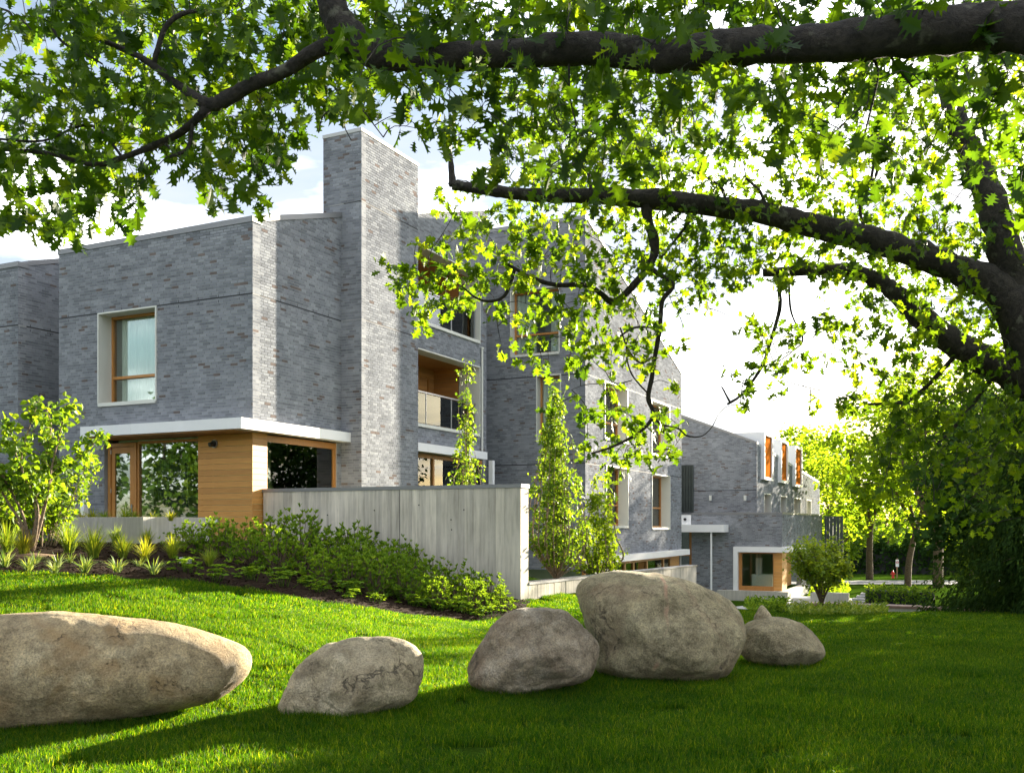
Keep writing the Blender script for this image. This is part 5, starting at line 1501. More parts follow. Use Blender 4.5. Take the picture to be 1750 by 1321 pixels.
# ---- generic broad tree with recursive limbs
def tree(name, label, base, H, crownc, crownr, nleaf, leafL, mleaf, mbark, tr, seed, tmpl=QUAD, cat="tree", forks=5, group=None, lean=(0, 0), clump=40, low=.35, trunk_pts=None):
    rs = np.random.default_rng(seed); base = Vector(base)
    root = empty(name, base); tag(root, label, cat, group)
    mb = MB()
    C = Vector(crownc) - base; Rr = np.array(crownr)
    fork = Vector((lean[0], lean[1], H * low))
    tp_ = trunk_pts or [Vector((0, 0, -.2)), Vector((lean[0] * .3, lean[1] * .3, H * low * .5)), fork]
    q, r = smooth_line(tp_, list(np.linspace(tr, tr * .72, len(tp_)))); mb.tube(q, r, 10, .5, bump=.08)
    tips = []
    for i in range(forks):
        a = 2 * math.pi * i / forks + rs.uniform(-.4, .4)
        e = C + Vector((math.cos(a) * Rr[0] * rs.uniform(.35, .75), math.sin(a) * Rr[1] * rs.uniform(.35, .75), Rr[2] * rs.uniform(-.3, .6)))
        mid_ = tp_[-1].lerp(e, .5) + Vector((rs.normal(0, .06), rs.normal(0, .06), .08)) * H
        q, r = smooth_line([tp_[-1] - (tp_[-1] - tp_[-2]).normalized() * .1, mid_, e], [tr * .55, tr * .3, tr * .12]); mb.tube(q, r, 7, .5, cap=False)
        for j in range(5):
            s0_ = q[int(len(q) * (.4 + .12 * j)) if int(len(q) * (.4 + .12 * j)) < len(q) else -1]
            e2 = s0_ + Vector(tuple(rs.normal(0, 1, 3) * Rr * .38)); e2.z += Rr[2] * .1
            q2, r2 = smooth_line([s0_, s0_.lerp(e2, .5) + Vector((0, 0, .03 * H)), e2], [tr * .16, tr * .1, tr * .04], 3); mb.tube(q2, r2, 4, .5, cap=False)
    mb.build("trunk", mbark, root, smooth=True)
    k = max(8, nleaf // clump)
    d_ = rs.normal(0, 1, (k, 3)); d_ /= np.linalg.norm(d_, axis=1, keepdims=True)
    rad_ = rs.uniform(.25, 1.0, (k, 1)) ** .55
    cc = np.array(C) + d_ * rad_ * Rr
    cc += rs.normal(0, .06, (k, 3)) * Rr
    n = k * clump
    c = np.repeat(cc, clump, 0) + rs.normal(0, 1, (n, 3)) * Rr * np.array([.11, .11, .07])
    dirs = rs.normal(0, 1, (n, 3)); dirs[:, 2] = dirs[:, 2] * .5 - .3
    tone = np.clip(np.repeat(rs.random(k) * .6 + .1, clump) + rs.normal(0, .15, n), 0, 1)
    mb = MB(); sc_ = leafL * rs.uniform(.7, 1.25, n)
    mb.bulk(tmpl[0], tmpl[1], tmpl[2], orient(dirs, rs.normal(0, .8, n)) * sc_[:, None, None], c, tone)
    mb.build("crown", mleaf, root, kind="stuff")
    return root
def T(px_, py_, D): return W(px_, py_, D)

# street trees in the right distance
SG = "street trees along the far road"
def stree(px_, pyb, D, pxc, pyc, rx, ry, n, lab, seed, tr=.24, low=.35, L=.30, lean=(0, 0), m=M_BGLEAF, g=SG, tp_=None, ryy=None):
    b = W(px_, pyb, D); c = W(pxc, pyc, D); s = D / F
    H = (pyb - pyc + ry) * s
    return tree("street_tree", lab, b, H, c, (rx * s, (ryy or rx) * s, ry * s), n, L, m, M_BARKM, tr, seed, low=low, lean=lean, group=g, trunk_pts=tp_, clump=30)
s54 = 54 / F
stree(1603, 1003, 52, 1610, 750, 125, 140, 6500, "street tree with the thickest trunk forking left beside the conifer", 31, .26, .3, .26, tp_=[Vector((0, 0, -.2)), Vector((0, 0, 2.5)), Vector((-.15, 0, 3.4)), Vector((-.9, 0, 4.6)), Vector((-1.1, 0, 5.3))])
stree(1551, 1000, 56, 1560, 775, 90, 130, 4600, "leaning street tree in the middle of the three trunks", 32, .2, .35, .26, tp_=[Vector((0, 0, -.2)), Vector((.1, 0, 1.5)), Vector((.5, 0, 3.2))])
stree(1486, 985, 60, 1488, 800, 85, 115, 4800, "street tree with forked trunk left of the no-entry sign", 33, .22, .4, .28, tp_=[Vector((0, 0, -.2)), Vector((0, 0, 1.8)), Vector((.05, 0, 2.8))])
stree(1420, 975, 78, 1415, 820, 85, 95, 3600, "bright tree behind the far brick wing", 34, .25, .35, .34)
stree(1350, 975, 84, 1370, 800, 65, 70, 2600, "bright tree showing above the roof of the box windows", 35, .25, .35, .36)
stree(1660, 985, 84, 1650, 860, 90, 85, 3200, "pale green tree far behind the thick street tree", 36, .25, .35, .36)
stree(1510, 980, 110, 1510, 890, 90, 55, 3000, "yellow-green tree farthest down the road", 37, .3, .3, .42, m=M_FRESH)
stree(1605, 975, 118, 1610, 890, 60, 50, 2000, "weeping pale tree across the road", 38, .3, .3, .42, m=M_FRESH)
stree(1430, 980, 100, 1440, 905, 50, 55, 1800, "low bright tree across the road behind the blue car", 39, .3, .3, .40, m=M_FRESH)
for i, (px_, yc, rx, ry, lab) in enumerate([(1235, 790, 22, 20, "treetop peeping over the gable beside the box windows"), (1700, 880, 90, 100, "dark green tree at the far right behind the conifer")]):
    stree(px_, 980, 95, px_, yc if i else 775, rx, ry, 500 if i == 0 else 2600, lab, 60 + i, .25, .35, .4)

# hedge across the road
def hedge(name, label, p0, p1, h, w, n, L, m, seed, z0=None):
    rs = np.random.default_rng(seed); p0 = Vector(p0); p1 = Vector(p1); root = empty(name, p0); tag(root, label, "hedge")
    d_ = p1 - p0; nrm = Vector((-d_.y, d_.x, 0)).normalized()
    t = rs.random(n); sgn = rs.uniform(-1, 1, n); hh = rs.random(n) ** .7
    face = rs.random(n)
    off = np.where(face < .6, np.sign(sgn) * rs.uniform(.85, 1.05, n), sgn); hz = np.where(face >= .6, rs.uniform(.9, 1.05, n), hh)
    c = t[:, None] * np.array(d_) + (off * w / 2)[:, None] * np.array(nrm); c[:, 2] += hz * h * (1 + .12 * np.sin(t * 37) + .08 * np.sin(t * 91))
    mb = MB(); mb.bulk(QUAD[0], QUAD[1], QUAD[2], orient(rs.normal(0, 1, (n, 3)), rs.normal(0, 1, n)) * (L * rs.uniform(.7, 1.3, n))[:, None, None], c, rs.random(n))
    mb.build("foliage", m, root, kind="stuff")
    core = MB(); a = Vector((0, 0, -.2)); nn = nrm * w * .4
    vs_ = []
    for s in (Vector((0, 0, 0)), d_):
        for o_ in (-1, 1):
            for z in (-.2, h * .9): vs_.append(tuple(s + nn * o_ + Vector((0, 0, z))))
    core.add(vs_, [(0, 1, 5, 4), (2, 6, 7, 3), (1, 3, 7, 5), (0, 4, 6, 2), (0, 2, 3, 1), (4, 5, 7, 6)]); core.build("stems", M_DARK, root)
    return root
hp0 = W(1440, 986, 106); hp1 = W(1760, 990, 98)
hedge("hedge", "dark clipped hedge across the road behind the hydrant", hp0, hp1, 3.4, 2, 6000, .4, M_HEDGE, 70)
h0 = hit(1480, 1028, 30); h1 = hit(1600, 1030, 30)
hb0, ha0 = at_ba(1482, 34.5); hw0 = LW(hb0, ha0); hw1 = LW(b_of(1596, ha0), ha0)
hw0.z = z_of(1030, ha0, hb0); hw1.z = hw0.z - .05
hedge("shrub_bed", "low clipped shrub bed behind the long bench wall", hw0, hw1, .55, 1.6, 2600, .085, M_SHRUB, 71)
# backdrop woods well beyond the road
rs = np.random.default_rng(5); mb = MB(); n = 9000
c = np.stack([rs.uniform(-60, 190, n), rs.uniform(150, 175, n), rs.uniform(-7, 4, n) + 3 * np.sin(np.arange(n) % 37)], 1); c[:, 2] = -7 + rs.random(n) ** .8 * (9 + 3 * np.sin(c[:, 0] * .12) + 2 * np.sin(c[:, 0] * .31))
mb.bulk(QUAD[0], QUAD[1], QUAD[2], orient(rs.normal(0, 1, (n, 3)), rs.normal(0, 1, n)) * (1.5 * rs.uniform(.7, 1.3, n))[:, None, None], c, rs.random(n))
o = mb.build("woods", M_HEDGE, kind="stuff"); tag(o, "mass of dark trees far beyond the road", "trees")

# conifer on the right
def conifer(name, label, base, H, R, n, seed, L=.22, group=None):
    rs = np.random.default_rng(seed); base = Vector(base); root = empty(name, base); tag(root, label, "tree", group)
    mb = MB(); mb.tube([(0, 0, -.2), (0, .05, H * .5), (0, 0, H)], [.22, .14, .02], 9, .5, bump=.1)
    for i in range(46):
        z = H * rs.uniform(.03, .93); a = rs.uniform(0, 6.28); r = R * (1 - z / H) ** .55 * .85
        mb.tube([(0, 0, z), (math.cos(a) * r * .5, math.sin(a) * r * .5, z + .1), (math.cos(a) * r, math.sin(a) * r, z - .15)], [.035, .02, .006], 5, .5, cap=False)
    mb.build("trunk", M_BARKM, root, smooth=True)
    k = n // 14
    z = rs.uniform(.0, 1, k) ** 1.25; a = rs.uniform(0, 6.283, k)
    rr = R * (1 - z * .96) ** .5 * (1 + .16 * np.sin(a * 3 + z * 9) + .1 * np.sin(a * 7 - z * 21)) * rs.uniform(.4, 1.03, k)
    cc = np.stack([np.cos(a) * rr, np.sin(a) * rr, z * H], 1)
    n = k * 14
    c = np.repeat(cc, 14, 0) + rs.normal(0, 1, (n, 3)) * np.array([.11, .11, .09])
    ao = np.repeat(a, 14)
    dirs = np.stack([np.cos(ao) * .6, np.sin(ao) * .6, np.full(n, -.75)], 1) + rs.normal(0, .45, (n, 3))
    tone = np.clip(np.repeat(rs.random(k), 14) * .6 + rs.random(n) * .3, 0, 1)
    mb = MB(); mb.bulk(LANCE[0], LANCE[1], LANCE[2], orient(dirs, rs.normal(0, 1, n)) * (L * rs.uniform(.6, 1.3, n))[:, None, None], c, tone)
    mb.build("crown", M_CONIF, root, kind="stuff")
    return root
g = lambda x, y: (x, y, tz(x, y))
conifer("conifer_tree", "dense dark conifer filling the right edge down to the lawn", g(11.9, 20.6), 5.8, 2.5, 66000, 81, .115)
conifer("conifer_tree", "dark conifer standing behind and right of the edge conifer", g(15.4, 22.5), 5.2, 2.6, 20000, 82, .2)
# trees right of the frame that throw the shade over the lawn
tree("oak_tree", "broad oak right of the view shading the lawn", g(14.5, 13.5), 8.0, (14.5, 13.5, 2.6), (3.4, 3.4, 3.1), 6500, .2, M_OAKLEAF2, M_BARK, .32, 91, tmpl=OAKS, low=.25)
for i, (x, y, h) in enumerate([(-31, 13, 10), (-35, 21, 11), (-37, 6, 11), (-28, 3, 9)]):
    tree("garden_tree", ["broad tree beyond the left edge mirrored in the front windows", "tree farthest left, mirrored beside the door", "tall tree left of the view behind the broad one", "tree nearest to the viewer on the left, out of view"][i], (x, y, -1.4), h, (x, y, 3.0), (4.4, 4.4, 4.4), 7000, .34, M_OAKLEAF2, M_BARK, .35, 95 + i, tmpl=QUAD, low=.25)
for i, (x, y, h) in enumerate([(17.5, 34, 11), (22, 41, 12)]):
    tree("broadleaf_tree", ["dark broad tree behind the conifer at the right edge", "dark broad tree farther back at the right edge"][i], (x, y, tz(x, y)), h, (x, y, 1.4), (3.2, 3.2, 3.8), 9000, .26, M_HEDGE, M_BARKM, .3, 191 + i, tmpl=QUAD, low=.25)
# ================================================================== SAPLINGS, COLUMNAR TREES
def twiggy(name, label, base, stems, nleaf, leafL, mleaf, mbark, seed, tmpl, singles=0, droop=.4, spread=.07, r0=.03, cat="tree"):
    """stems: list of polylines (world); leaves along their upper part on side twigs"""
    rs = np.random.default_rng(seed); base = Vector(base); root = empty(name, base); tag(root, label, cat)
    C, T_ = [], []
    mb = MB(); tw = MB()
    for (pts, rr, nl, wd, t0) in stems:
        q, r = smooth_line([Vector(p) - base for p in pts], [rr * (1 - .85 * i / (len(pts) - 1)) for i in range(len(pts))])
        mb.tube(q, r, 7, .5, cap=True, bump=.05)
        for _ in range(nl):
            t = t0 + (1 - t0) * rs.random(); p = q[min(int(t * len(q)), len(q) - 1)]
            a = rs.uniform(0, 6.28); L = wd * rs.uniform(.2, 1) * (1.15 - .8 * t if wd > .2 else 1)
            e = p + Vector((math.cos(a) * L, math.sin(a) * L, L * rs.uniform(.0, .9)))
            tw.tube([p, p.lerp(e, .5) + Vector((0, 0, .04 * L)), e], [rr * .16 + .002, rr * .1 + .0015, .0015], 4, .5, cap=False)
            C.append((tuple(p.lerp(e, rs.uniform(.4, 1))), tuple(e - p)))
    mb.build("stem", mbark, root, smooth=True)
    if tw.n: tw.build("twigs", mbark, root, kind="stuff")
    k = len(C); per = max(1, nleaf // k); n = k * per
    P = np.repeat(np.array([c[0] for c in C]), per, 0) + rs.normal(0, spread, (n, 3))
    E2 = np.repeat(np.array([c[1] for c in C]), per, 0); E2 /= np.linalg.norm(E2, axis=1, keepdims=True) + 1e-6
    dirs = E2 * .5 + rs.normal(0, .6, (n, 3)); dirs[:, 2] -= droop
    Mx = orient(dirs, rs.normal(0, .7, n)); sc_ = leafL * rs.uniform(.6, 1.25, n); tone = np.clip(rs.normal(.5, .25, n), 0, 1)
    sng = np.zeros(n, bool)
    if singles:
        sng[rs.permutation(n)[:singles]] = True
        var = []
        for q_ in range(6):
            m1 = MB(); m1.bulk(tmpl[0], tmpl[1], tmpl[2], np.eye(3)[None], np.zeros((1, 3)), [q_ / 5]); me = m1.mesh("leaf"); me.materials.append(mleaf); var.append(me)
        for i in np.where(sng)[0]:
            o = bpy.data.objects.new("leaf", var[int(tone[i] * 5)]); COL.objects.link(o); o.parent = root
            o.matrix_local = Matrix.Translation(Vector(P[i])) @ Matrix(Mx[i]).to_4x4() @ Matrix.Scale(float(sc_[i]), 4)
    m1 = MB(); m1.bulk(tmpl[0], tmpl[1], tmpl[2], Mx[~sng] * sc_[~sng][:, None, None], P[~sng], tone[~sng]); m1.build("leaves", mleaf, root, kind="stuff")
    return root
Dh = 16.4
def hp(pts, D=Dh, jit=0): return [W(x, y, D + jit) for x, y in pts]
hz = []
for pts, r_, j in [([(50,942),(45,900),(20,850),(-10,790),(-40,720)],.035,-.2), ([(52,942),(60,880),(45,830),(20,780),(5,720)],.04,.1), ([(52,942),(60,890),(45,840),(60,770),(62,720),(45,690)],.035,.3),
                   ([(56,942),(68,900),(80,850),(88,800),(105,730),(118,690)],.035,.0), ([(54,942),(70,905),(78,860),(60,800),(80,740),(108,685)],.03,-.35),
                   ([(48,942),(30,900),(-10,870),(-50,820),(-70,760)],.03,.2), ([(55,942),(60,900),(68,830),(88,790),(120,770),(135,740)],.025,.35), ([(52,942),(50,880),(30,820),(0,760),(-20,690)],.03,-.4)]:
    P = hp(pts, Dh, 0); P = [p + Vector((0, j * i / (len(P) - 1) * 2.2, 0)) for i, p in enumerate(P)]
    hz.append((P, r_, 28, .42, .38))
twiggy("young_tree", "multi-stemmed young tree with round bright leaves at the left edge of the bed", W(52, 944, Dh), hz, 2300, .105, M_FRESH, M_BARKL, 101, ROUND, 300, .5, .06)
mm_ = MB(); pr = W(52, 946, Dh)
# earth mound at its foot
cone = MB(); vs_ = [(0, 0, .10)]; 
for k in range(24): a = 2 * math.pi * k / 24; vs_.append((math.cos(a) * .42, math.sin(a) * .36, .055))
for k in range(24): a = 2 * math.pi * k / 24; vs_.append((math.cos(a) * .62, math.sin(a) * .5, -.1))
cone.add(vs_, [(0, 1 + k, 1 + (k + 1) % 24) for k in range(24)] + [(1 + k, 25 + k, 25 + (k + 1) % 24, 1 + (k + 1) % 24) for k in range(24)])
o = cone.build("soil_mound", m_simple("dry_mulch", (0.16, 0.09, 0.05), .95, nscale=20, namp=.5, bump=1, bscale=30), smooth=True, kind="structure"); o.location = (pr.x, pr.y, tz(pr.x, pr.y))
# yellow-green shrub behind it
def bush_stems(c, n, R, H, seed, r_=.012, nl=14, wd=.18):
    rs = random.Random(seed); out = []
    for i in range(n):
        a = rs.uniform(0, 6.28); rad_ = R * math.sqrt(rs.random())
        e = Vector(c) + Vector((math.cos(a) * rad_, math.sin(a) * rad_, H * rs.uniform(.55, 1)))
        s = Vector(c) + Vector((math.cos(a) * rad_ * .25, math.sin(a) * rad_ * .25, 0))
        out.append(([s, s.lerp(e, .5) + Vector((0, 0, .05)), e], r_, nl, wd, .3))
    return out
c = W(70, 930, 18.2); c.z = tz(c.x, c.y)
twiggy("shrub", "bright yellow-green shrub right behind the young tree", c, bush_stems(c, 26, 1.0, 1.75, 1), 2400, .10, M_FRESH, M_BARKL, 102, MAPLE, cat="shrub")
c = W(-20, 930, 17.6); c.z = tz(c.x, c.y)
twiggy("shrub", "bright shrub cut by the left edge behind the young tree", c, bush_stems(c, 18, .8, 1.3, 2), 1500, .10, M_FRESH, M_BARKL, 103, MAPLE, cat="shrub")

def columnar(name, label, px_, pyb, pyt, D, prof, nst, nleaf, L, seed, m=M_FRESH, singles=0, zb=None):
    """prof(t)-> half width px"""
    rs = random.Random(seed); b = W(px_, pyb, D); st_ = []
    if zb is not None: b.z = zb
    H = (HY - pyt) / F * D - b.z
    for i in range(nst):
        a = rs.uniform(0, 6.28); hgt = rs.uniform(.45, 1) if i else 1.0
        pts = [b.copy()]
        rr = rs.uniform(.2, 1)
        for t in (.2, .4, .6, .8, 1.0):
            tt = t * hgt; w_ = prof(tt) / F * D * rr * (1 - .5 * t * 0)
            pts.append(b + Vector((math.cos(a) * w_ * .8 + rs.uniform(-.03, .03), math.sin(a) * w_ * .8, H * tt)))
        st_.append((pts, .016 if i else .028, max(8, int(30 * hgt)), .17, .12))
    return twiggy(name, label, b, st_, nleaf, L, m, M_BARKL, seed, MAPLE, singles, .55, .045)
def pr1(t): return [30, 44, 48, 42, 28, 18, 14, 22, 20, 12, 6][min(10, int(t * 10))]
columnar("columnar_tree", "slender columnar tree rising behind the tall concrete wall", 796, 950, 612, 23.4, pr1, 15, 1700, .092, 111, zb=-1.1)
def pr2(t): return [50, 66, 66, 62, 56, 48, 36, 24, 16, 10, 3][min(10, int(t * 10))]
columnar("columnar_tree", "tallest columnar tree against the dark brick past the wall end", 950, 990, 652, 21.6, pr2, 30, 6000, .08, 112, m=M_FRESH)
def pr3(t): return [48, 58, 60, 56, 50, 44, 36, 28, 20, 12, 5][min(10, int(t * 10))]
columnar("columnar_tree", "shorter columnar tree standing between the tall one and the big boulder", 1022, 990, 815, 24.4, pr3, 22, 4000, .08, 113, m=M_BGLEAF)

# small maple on the right
bmp = hit(1406, 1049, 19); Dm = 21.5
bm0 = W(1404, 1049, Dm); stm = []
rs_ = random.Random(9)
for i in range(15):
    a = rs_.uniform(0, 6.28); e = Vector((math.cos(a) * rs_.uniform(.25, .75), math.sin(a) * rs_.uniform(.25, .75), 0))
    h_ = rs_.uniform(1.0, 1.55)
    stm.append(([bm0, bm0 + Vector((e.x * .12, e.y * .12, .35)), bm0 + Vector((e.x * .6, e.y * .6, .35 + h_ * .4)), bm0 + Vector((e.x * 1.15, e.y * 1.15, h_))], .022, 40, .30, .55))
twiggy("maple_tree", "small rounded maple with vase-shaped stems at the lawn edge", bm0, stm, 5200, .075, m_leaf("maple_leaf", [(0.09, 0.16, 0.018), (0.16, 0.24, 0.028), (0.25, 0.32, 0.045)], .5), M_BARKM, 120, MAPLE, 0, .1, .09)

# ================================================================== BED PLANTS
def shrub_mesh(seed, R=.42, H=.55, n=150, per=9, L=.072, m=M_SHRUB):
    rs = np.random.default_rng(seed)
    d_ = rs.normal(0, 1, (n, 3)); d_[:, 2] = np.abs(d_[:, 2]) * .9 + .05; d_ /= np.linalg.norm(d_, axis=1, keepdims=True)
    rad_ = rs.uniform(.6, 1.05, (n, 1)) * (1 + .15 * np.sin(d_[:, :1] * 7 + seed))
    P = d_ * rad_ * np.array([R, R, H])
    a = rs.uniform(0, 6.283, n * per); el = rs.uniform(.1, .9, n * per)
    out = np.repeat(d_, per, 0) * .75
    dirs = np.stack([np.cos(a), np.sin(a), el], 1) * .9 + out
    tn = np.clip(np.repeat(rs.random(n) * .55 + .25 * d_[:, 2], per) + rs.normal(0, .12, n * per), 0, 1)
    mb = MB(); mb.bulk(LANCE[0] * np.array([1, 1.15, 1]), LANCE[1], LANCE[2], orient(dirs, rs.normal(0, .5, n * per)) * (L * rs.uniform(.7, 1.2, n * per))[:, None, None], np.repeat(P, per, 0), tn)
    st_ = MB()
    for p in P[::3]: st_.tube([(0, 0, -.05), tuple(p * np.array([.5, .5, .45])), tuple(p)], [.012, .008, .004], 4, .5, cap=False)
    return mb, st_
shr = []
for i in range(5):
    root = empty("shrub", (0, 0, -50)); tag(root, "x", "shrub", "rounded evergreen shrubs along the tall concrete wall")
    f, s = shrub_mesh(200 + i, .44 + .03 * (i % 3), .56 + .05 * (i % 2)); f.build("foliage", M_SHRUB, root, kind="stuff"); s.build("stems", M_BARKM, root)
    shr.append(root)
bush_px = [(338,925,18.6,.95),(372,935,18.3,1.0),(405,930,19.0,1),(430,948,17.6,1),(468,925,20.3,1.05),(478,955,17.3,1.05),(515,930,20.0,1.15),(520,965,17.6,1.05),(548,985,16.9,.95),(560,935,19.9,1.1),(566,965,18.3,1.15),(600,990,17.3,1),
           (606,938,20.1,1.15),(615,965,18.6,1.15),(648,955,19.6,1.1),(640,1005,17.2,1),(660,985,18.2,1.1),(690,968,19.4,1.05),(690,1010,17.5,1),(715,995,18.4,1.05),(742,980,19.3,1.0),(745,1022,17.5,.9),(770,1005,18.4,1),(800,1005,19.0,.95),(805,1035,17.9,.9),(835,1025,18.8,.9),(690,940,20.3,.9),(310,905,19.4,.8),(855,1045,18.4,.6)]
SHL = ["in front of the planter's right end", "below the step light, left of the cedar corner", "directly under the cedar panel", "in front of the cedar corner, close to the mulch edge", "touching the left end of the concrete wall", "in front of the one at the wall's left end",
 "second against the concrete wall from its left end", "in the front row below the second wall shrub", "lowest on the mulch left of the middle", "third against the concrete wall", "between the third wall shrub and the lawn", "front row, just left of the middle of the wall",
 "fourth against the concrete wall", "second row under the fourth wall shrub", "at the middle of the wall, second row", "front row at the middle of the wall", "second row right of the wall's middle", "against the wall right of its middle", "front row right of the wall's middle",
 "second row where the bed starts to narrow", "against the wall where the bed narrows", "front row where the bed narrows", "second row three from the right end", "against the wall near its right end", "front row near the wall's right end", "last full shrub at the wall's right end", "highest on the slope against the middle of the wall", "behind the concrete planter's right corner", "tiny, at the very tip of the bed"]
desc = ["beside the step light at the cedar wall","under the cedar corner","at the foot of the cedar corner","near the left end of the concrete wall","against the wall end","in front of the wall"]
for i, (px_, pyc, D, s) in enumerate(bush_px):
    o = copy_tree(shr[i % 5]); x = (px_ - CX) / F * D
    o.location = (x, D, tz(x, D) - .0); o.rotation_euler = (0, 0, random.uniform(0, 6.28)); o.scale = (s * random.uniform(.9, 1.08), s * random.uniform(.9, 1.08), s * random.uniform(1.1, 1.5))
    side_unused = "by the cedar corner" if px_ < 445 else ("near the left end of the concrete wall" if px_ < 560 else ("along the middle of the concrete wall" if px_ < 700 else "near the right end of the concrete wall"))
    o["label"] = "rounded evergreen shrub " + SHL[i]
for r_ in shr:
    for ch_ in list(r_.children): bpy.data.objects.remove(ch_, do_unlink=True)
    bpy.data.objects.remove(r_, do_unlink=True)

def tuft_mesh(seed, n=70, H=.42, w=.010, spread=.12, arch=.5):
    rs = np.random.default_rng(seed); mb = MB()
    for i in range(n):
        a = rs.uniform(0, 6.283); r0 = rs.uniform(0, .05); l = H * rs.uniform(.55, 1.1); s = rs.uniform(.1, 1) * spread * 2.2
        dx_, dy_ = math.cos(a), math.sin(a); px2, py2 = -dy_ * w, dx_ * w
        vs_ = []
        for t in (0, .35, .7, 1.0):
            rr = r0 + s * t ** 1.6; z = l * (t - arch * t ** 3 * s / (spread * 2.2) * .6)
            ww = (1 - t) ** .6 if t < 1 else 0.02
            vs_.append((dx_ * rr - px2 * ww, dy_ * rr - py2 * ww, z)); vs_.append((dx_ * rr + px2 * ww, dy_ * rr + py2 * ww, z))
        mb.add(vs_, [(0, 1, 3, 2), (2, 3, 5, 4), (4, 5, 7, 6)], float(rs.random()))
    return mb
def place_set(name, cat, group, protos, spots, labf, m):
    mes = []
    for mb in protos:
        me = mb.mesh(name); me.materials.append(m); mes.append(me)
    for i, (px_, py_, s) in enumerate(spots):
        p = hit(px_, py_, 12, 24)
        o = bpy.data.objects.new(name, mes[i % len(mes)]); COL.objects.link(o)
        o.location = (p.x, p.y, p.z + .05); s *= {"golden grass tufts in the mulch bed": 1.15, "arching strap-leaved plants along the lawn edge of the bed": .95}.get(group, 1.05); o.rotation_euler = (0, 0, random.uniform(0, 6.28)); o.scale = (s, s, s)
        tag(o, labf(i, px_, py_), cat, group)
golden = [(12,950,1.2),(40,955,1.0),(118,950,1.25),(103,935,.9),(160,960,1.3),(210,960,1.0),(198,938,.9),(252,938,.85),(247,965,.9),(295,960,1.0),(358,974,.8),(-30,950,1.2)]
def glab(i, x, y):
    return ["golden grass tuft left of the young tree, closer to its stems","golden grass tuft at the left edge in front of the young tree","tall golden grass tuft just right of the young tree stems","golden grass tuft behind the soil mound, half hidden","tallest golden grass tuft in front of the planter","golden grass tuft in front of the planter corner","golden grass tuft touching the planter wall","small golden grass tuft right of the planter corner","small golden grass tuft in the middle of the bed","golden grass tuft left of the first shrubs","golden grass tuft beside the white plant label","golden grass tuft cut by the left edge"][i]
place_set("grass_tuft", "grass", "golden grass tufts in the mulch bed", [tuft_mesh(300 + k, 170, .46, .0055, .16, .8) for k in range(3)], golden, glab, M_YGRASS)
lir = [(8,975,1.1),(48,982,1.0),(60,970,.9),(98,975,.95),(93,985,.85),(145,985,1.1),(150,975,.7),(200,985,1.15),(262,988,1.15),(120,968,.7),(238,975,.7),(-25,980,1)]
place_set("strap_plant", "plant", "arching strap-leaved plants along the lawn edge of the bed", [tuft_mesh(320 + k, 38, .30, .011, .17, .9) for k in range(3)], lir,
          lambda i, x, y: ["strap-leaved plant at the left edge of the front row","strap-leaved plant below the young tree","strap-leaved plant behind the front row below the young tree","strap-leaved plant beneath the soil mound","strap-leaved plant at the lawn edge beneath the soil mound","strap-leaved plant left of centre on the lawn edge","small strap-leaved plant below the tall golden tuft","wide strap-leaved plant below the planter corner","strap-leaved plant left of the white plant label","small strap-leaved plant right of the soil mound","small strap-leaved plant below the planter wall","strap-leaved plant cut by the left edge"][i], M_LIRI)
def pach(seed):
    rs = np.random.default_rng(seed); mb = MB(); n = 16; per = 8
    P = np.stack([rs.normal(0, .11, n), rs.normal(0, .11, n), rs.uniform(.06, .20, n)], 1)
    a = rs.uniform(0, 6.283, n * per); dirs = np.stack([np.cos(a), np.sin(a), rs.uniform(-.1, .5, n * per)], 1)
    mb.bulk(ROUND[0] * np.array([1, .7, 1]), ROUND[1], ROUND[2], orient(dirs, rs.normal(0, .3, n * per)) * (.075 * rs.uniform(.7, 1.2, n * per))[:, None, None], np.repeat(P, per, 0), np.clip(rs.random(n * per) * .6 + .2 * np.repeat(P[:, 2], per) / .2, 0, 1))
    for p in P: mb.tube([(p[0] * .4, p[1] * .4, -.05), tuple(p)], [.004, .003], 4, .2, cap=False)
    return mb
small = [(322,985,1.1),(312,975,.8),(367,997,1.1),(430,998,1.1),(425,990,.8),(482,1008,1.1),(478,995,.9),(525,1008,.9),(547,1018,.95),(588,1020,1),(600,1030,.8),(610,1015,.8),(655,1022,1.0),(680,1030,1),(700,1040,.9),(725,1042,.9),(745,1048,1.0),(770,1050,.9),(800,1054,1.0),(790,1045,.8),(820,1060,.9),(840,1057,.9),(575,1008,.8),(640,1035,.8)]
place_set("ground_cover_plant", "plant", "low glossy rosette plants along the lawn edge", [pach(340 + k) for k in range(4)], small,
          lambda i, x, y: ("low glossy rosette plant " + ["beside the white plant label","just behind the white plant label","between the label and the cedar corner line","below the cedar corner","behind the one below the cedar corner","below the left end of the concrete wall","close behind, below the left end of the concrete wall","right of the wall's left end","at the lawn edge right of the wall's left end","below the middle shrubs, larger","at the lawn edge below the middle shrubs","tucked under the middle shrubs","below the middle of the concrete wall","right of the wall's middle at the lawn edge","two plants right of the wall's middle","left of the lawn edge bend","at the lawn edge bend","right of the lawn edge bend","near the wall's right end, larger","behind the larger one near the wall's right end","third from the wall's right end","nearest the wall's right end","small, tucked between the front shrubs","small, at the lawn edge under the shrubs"][i]), M_SHRUB)
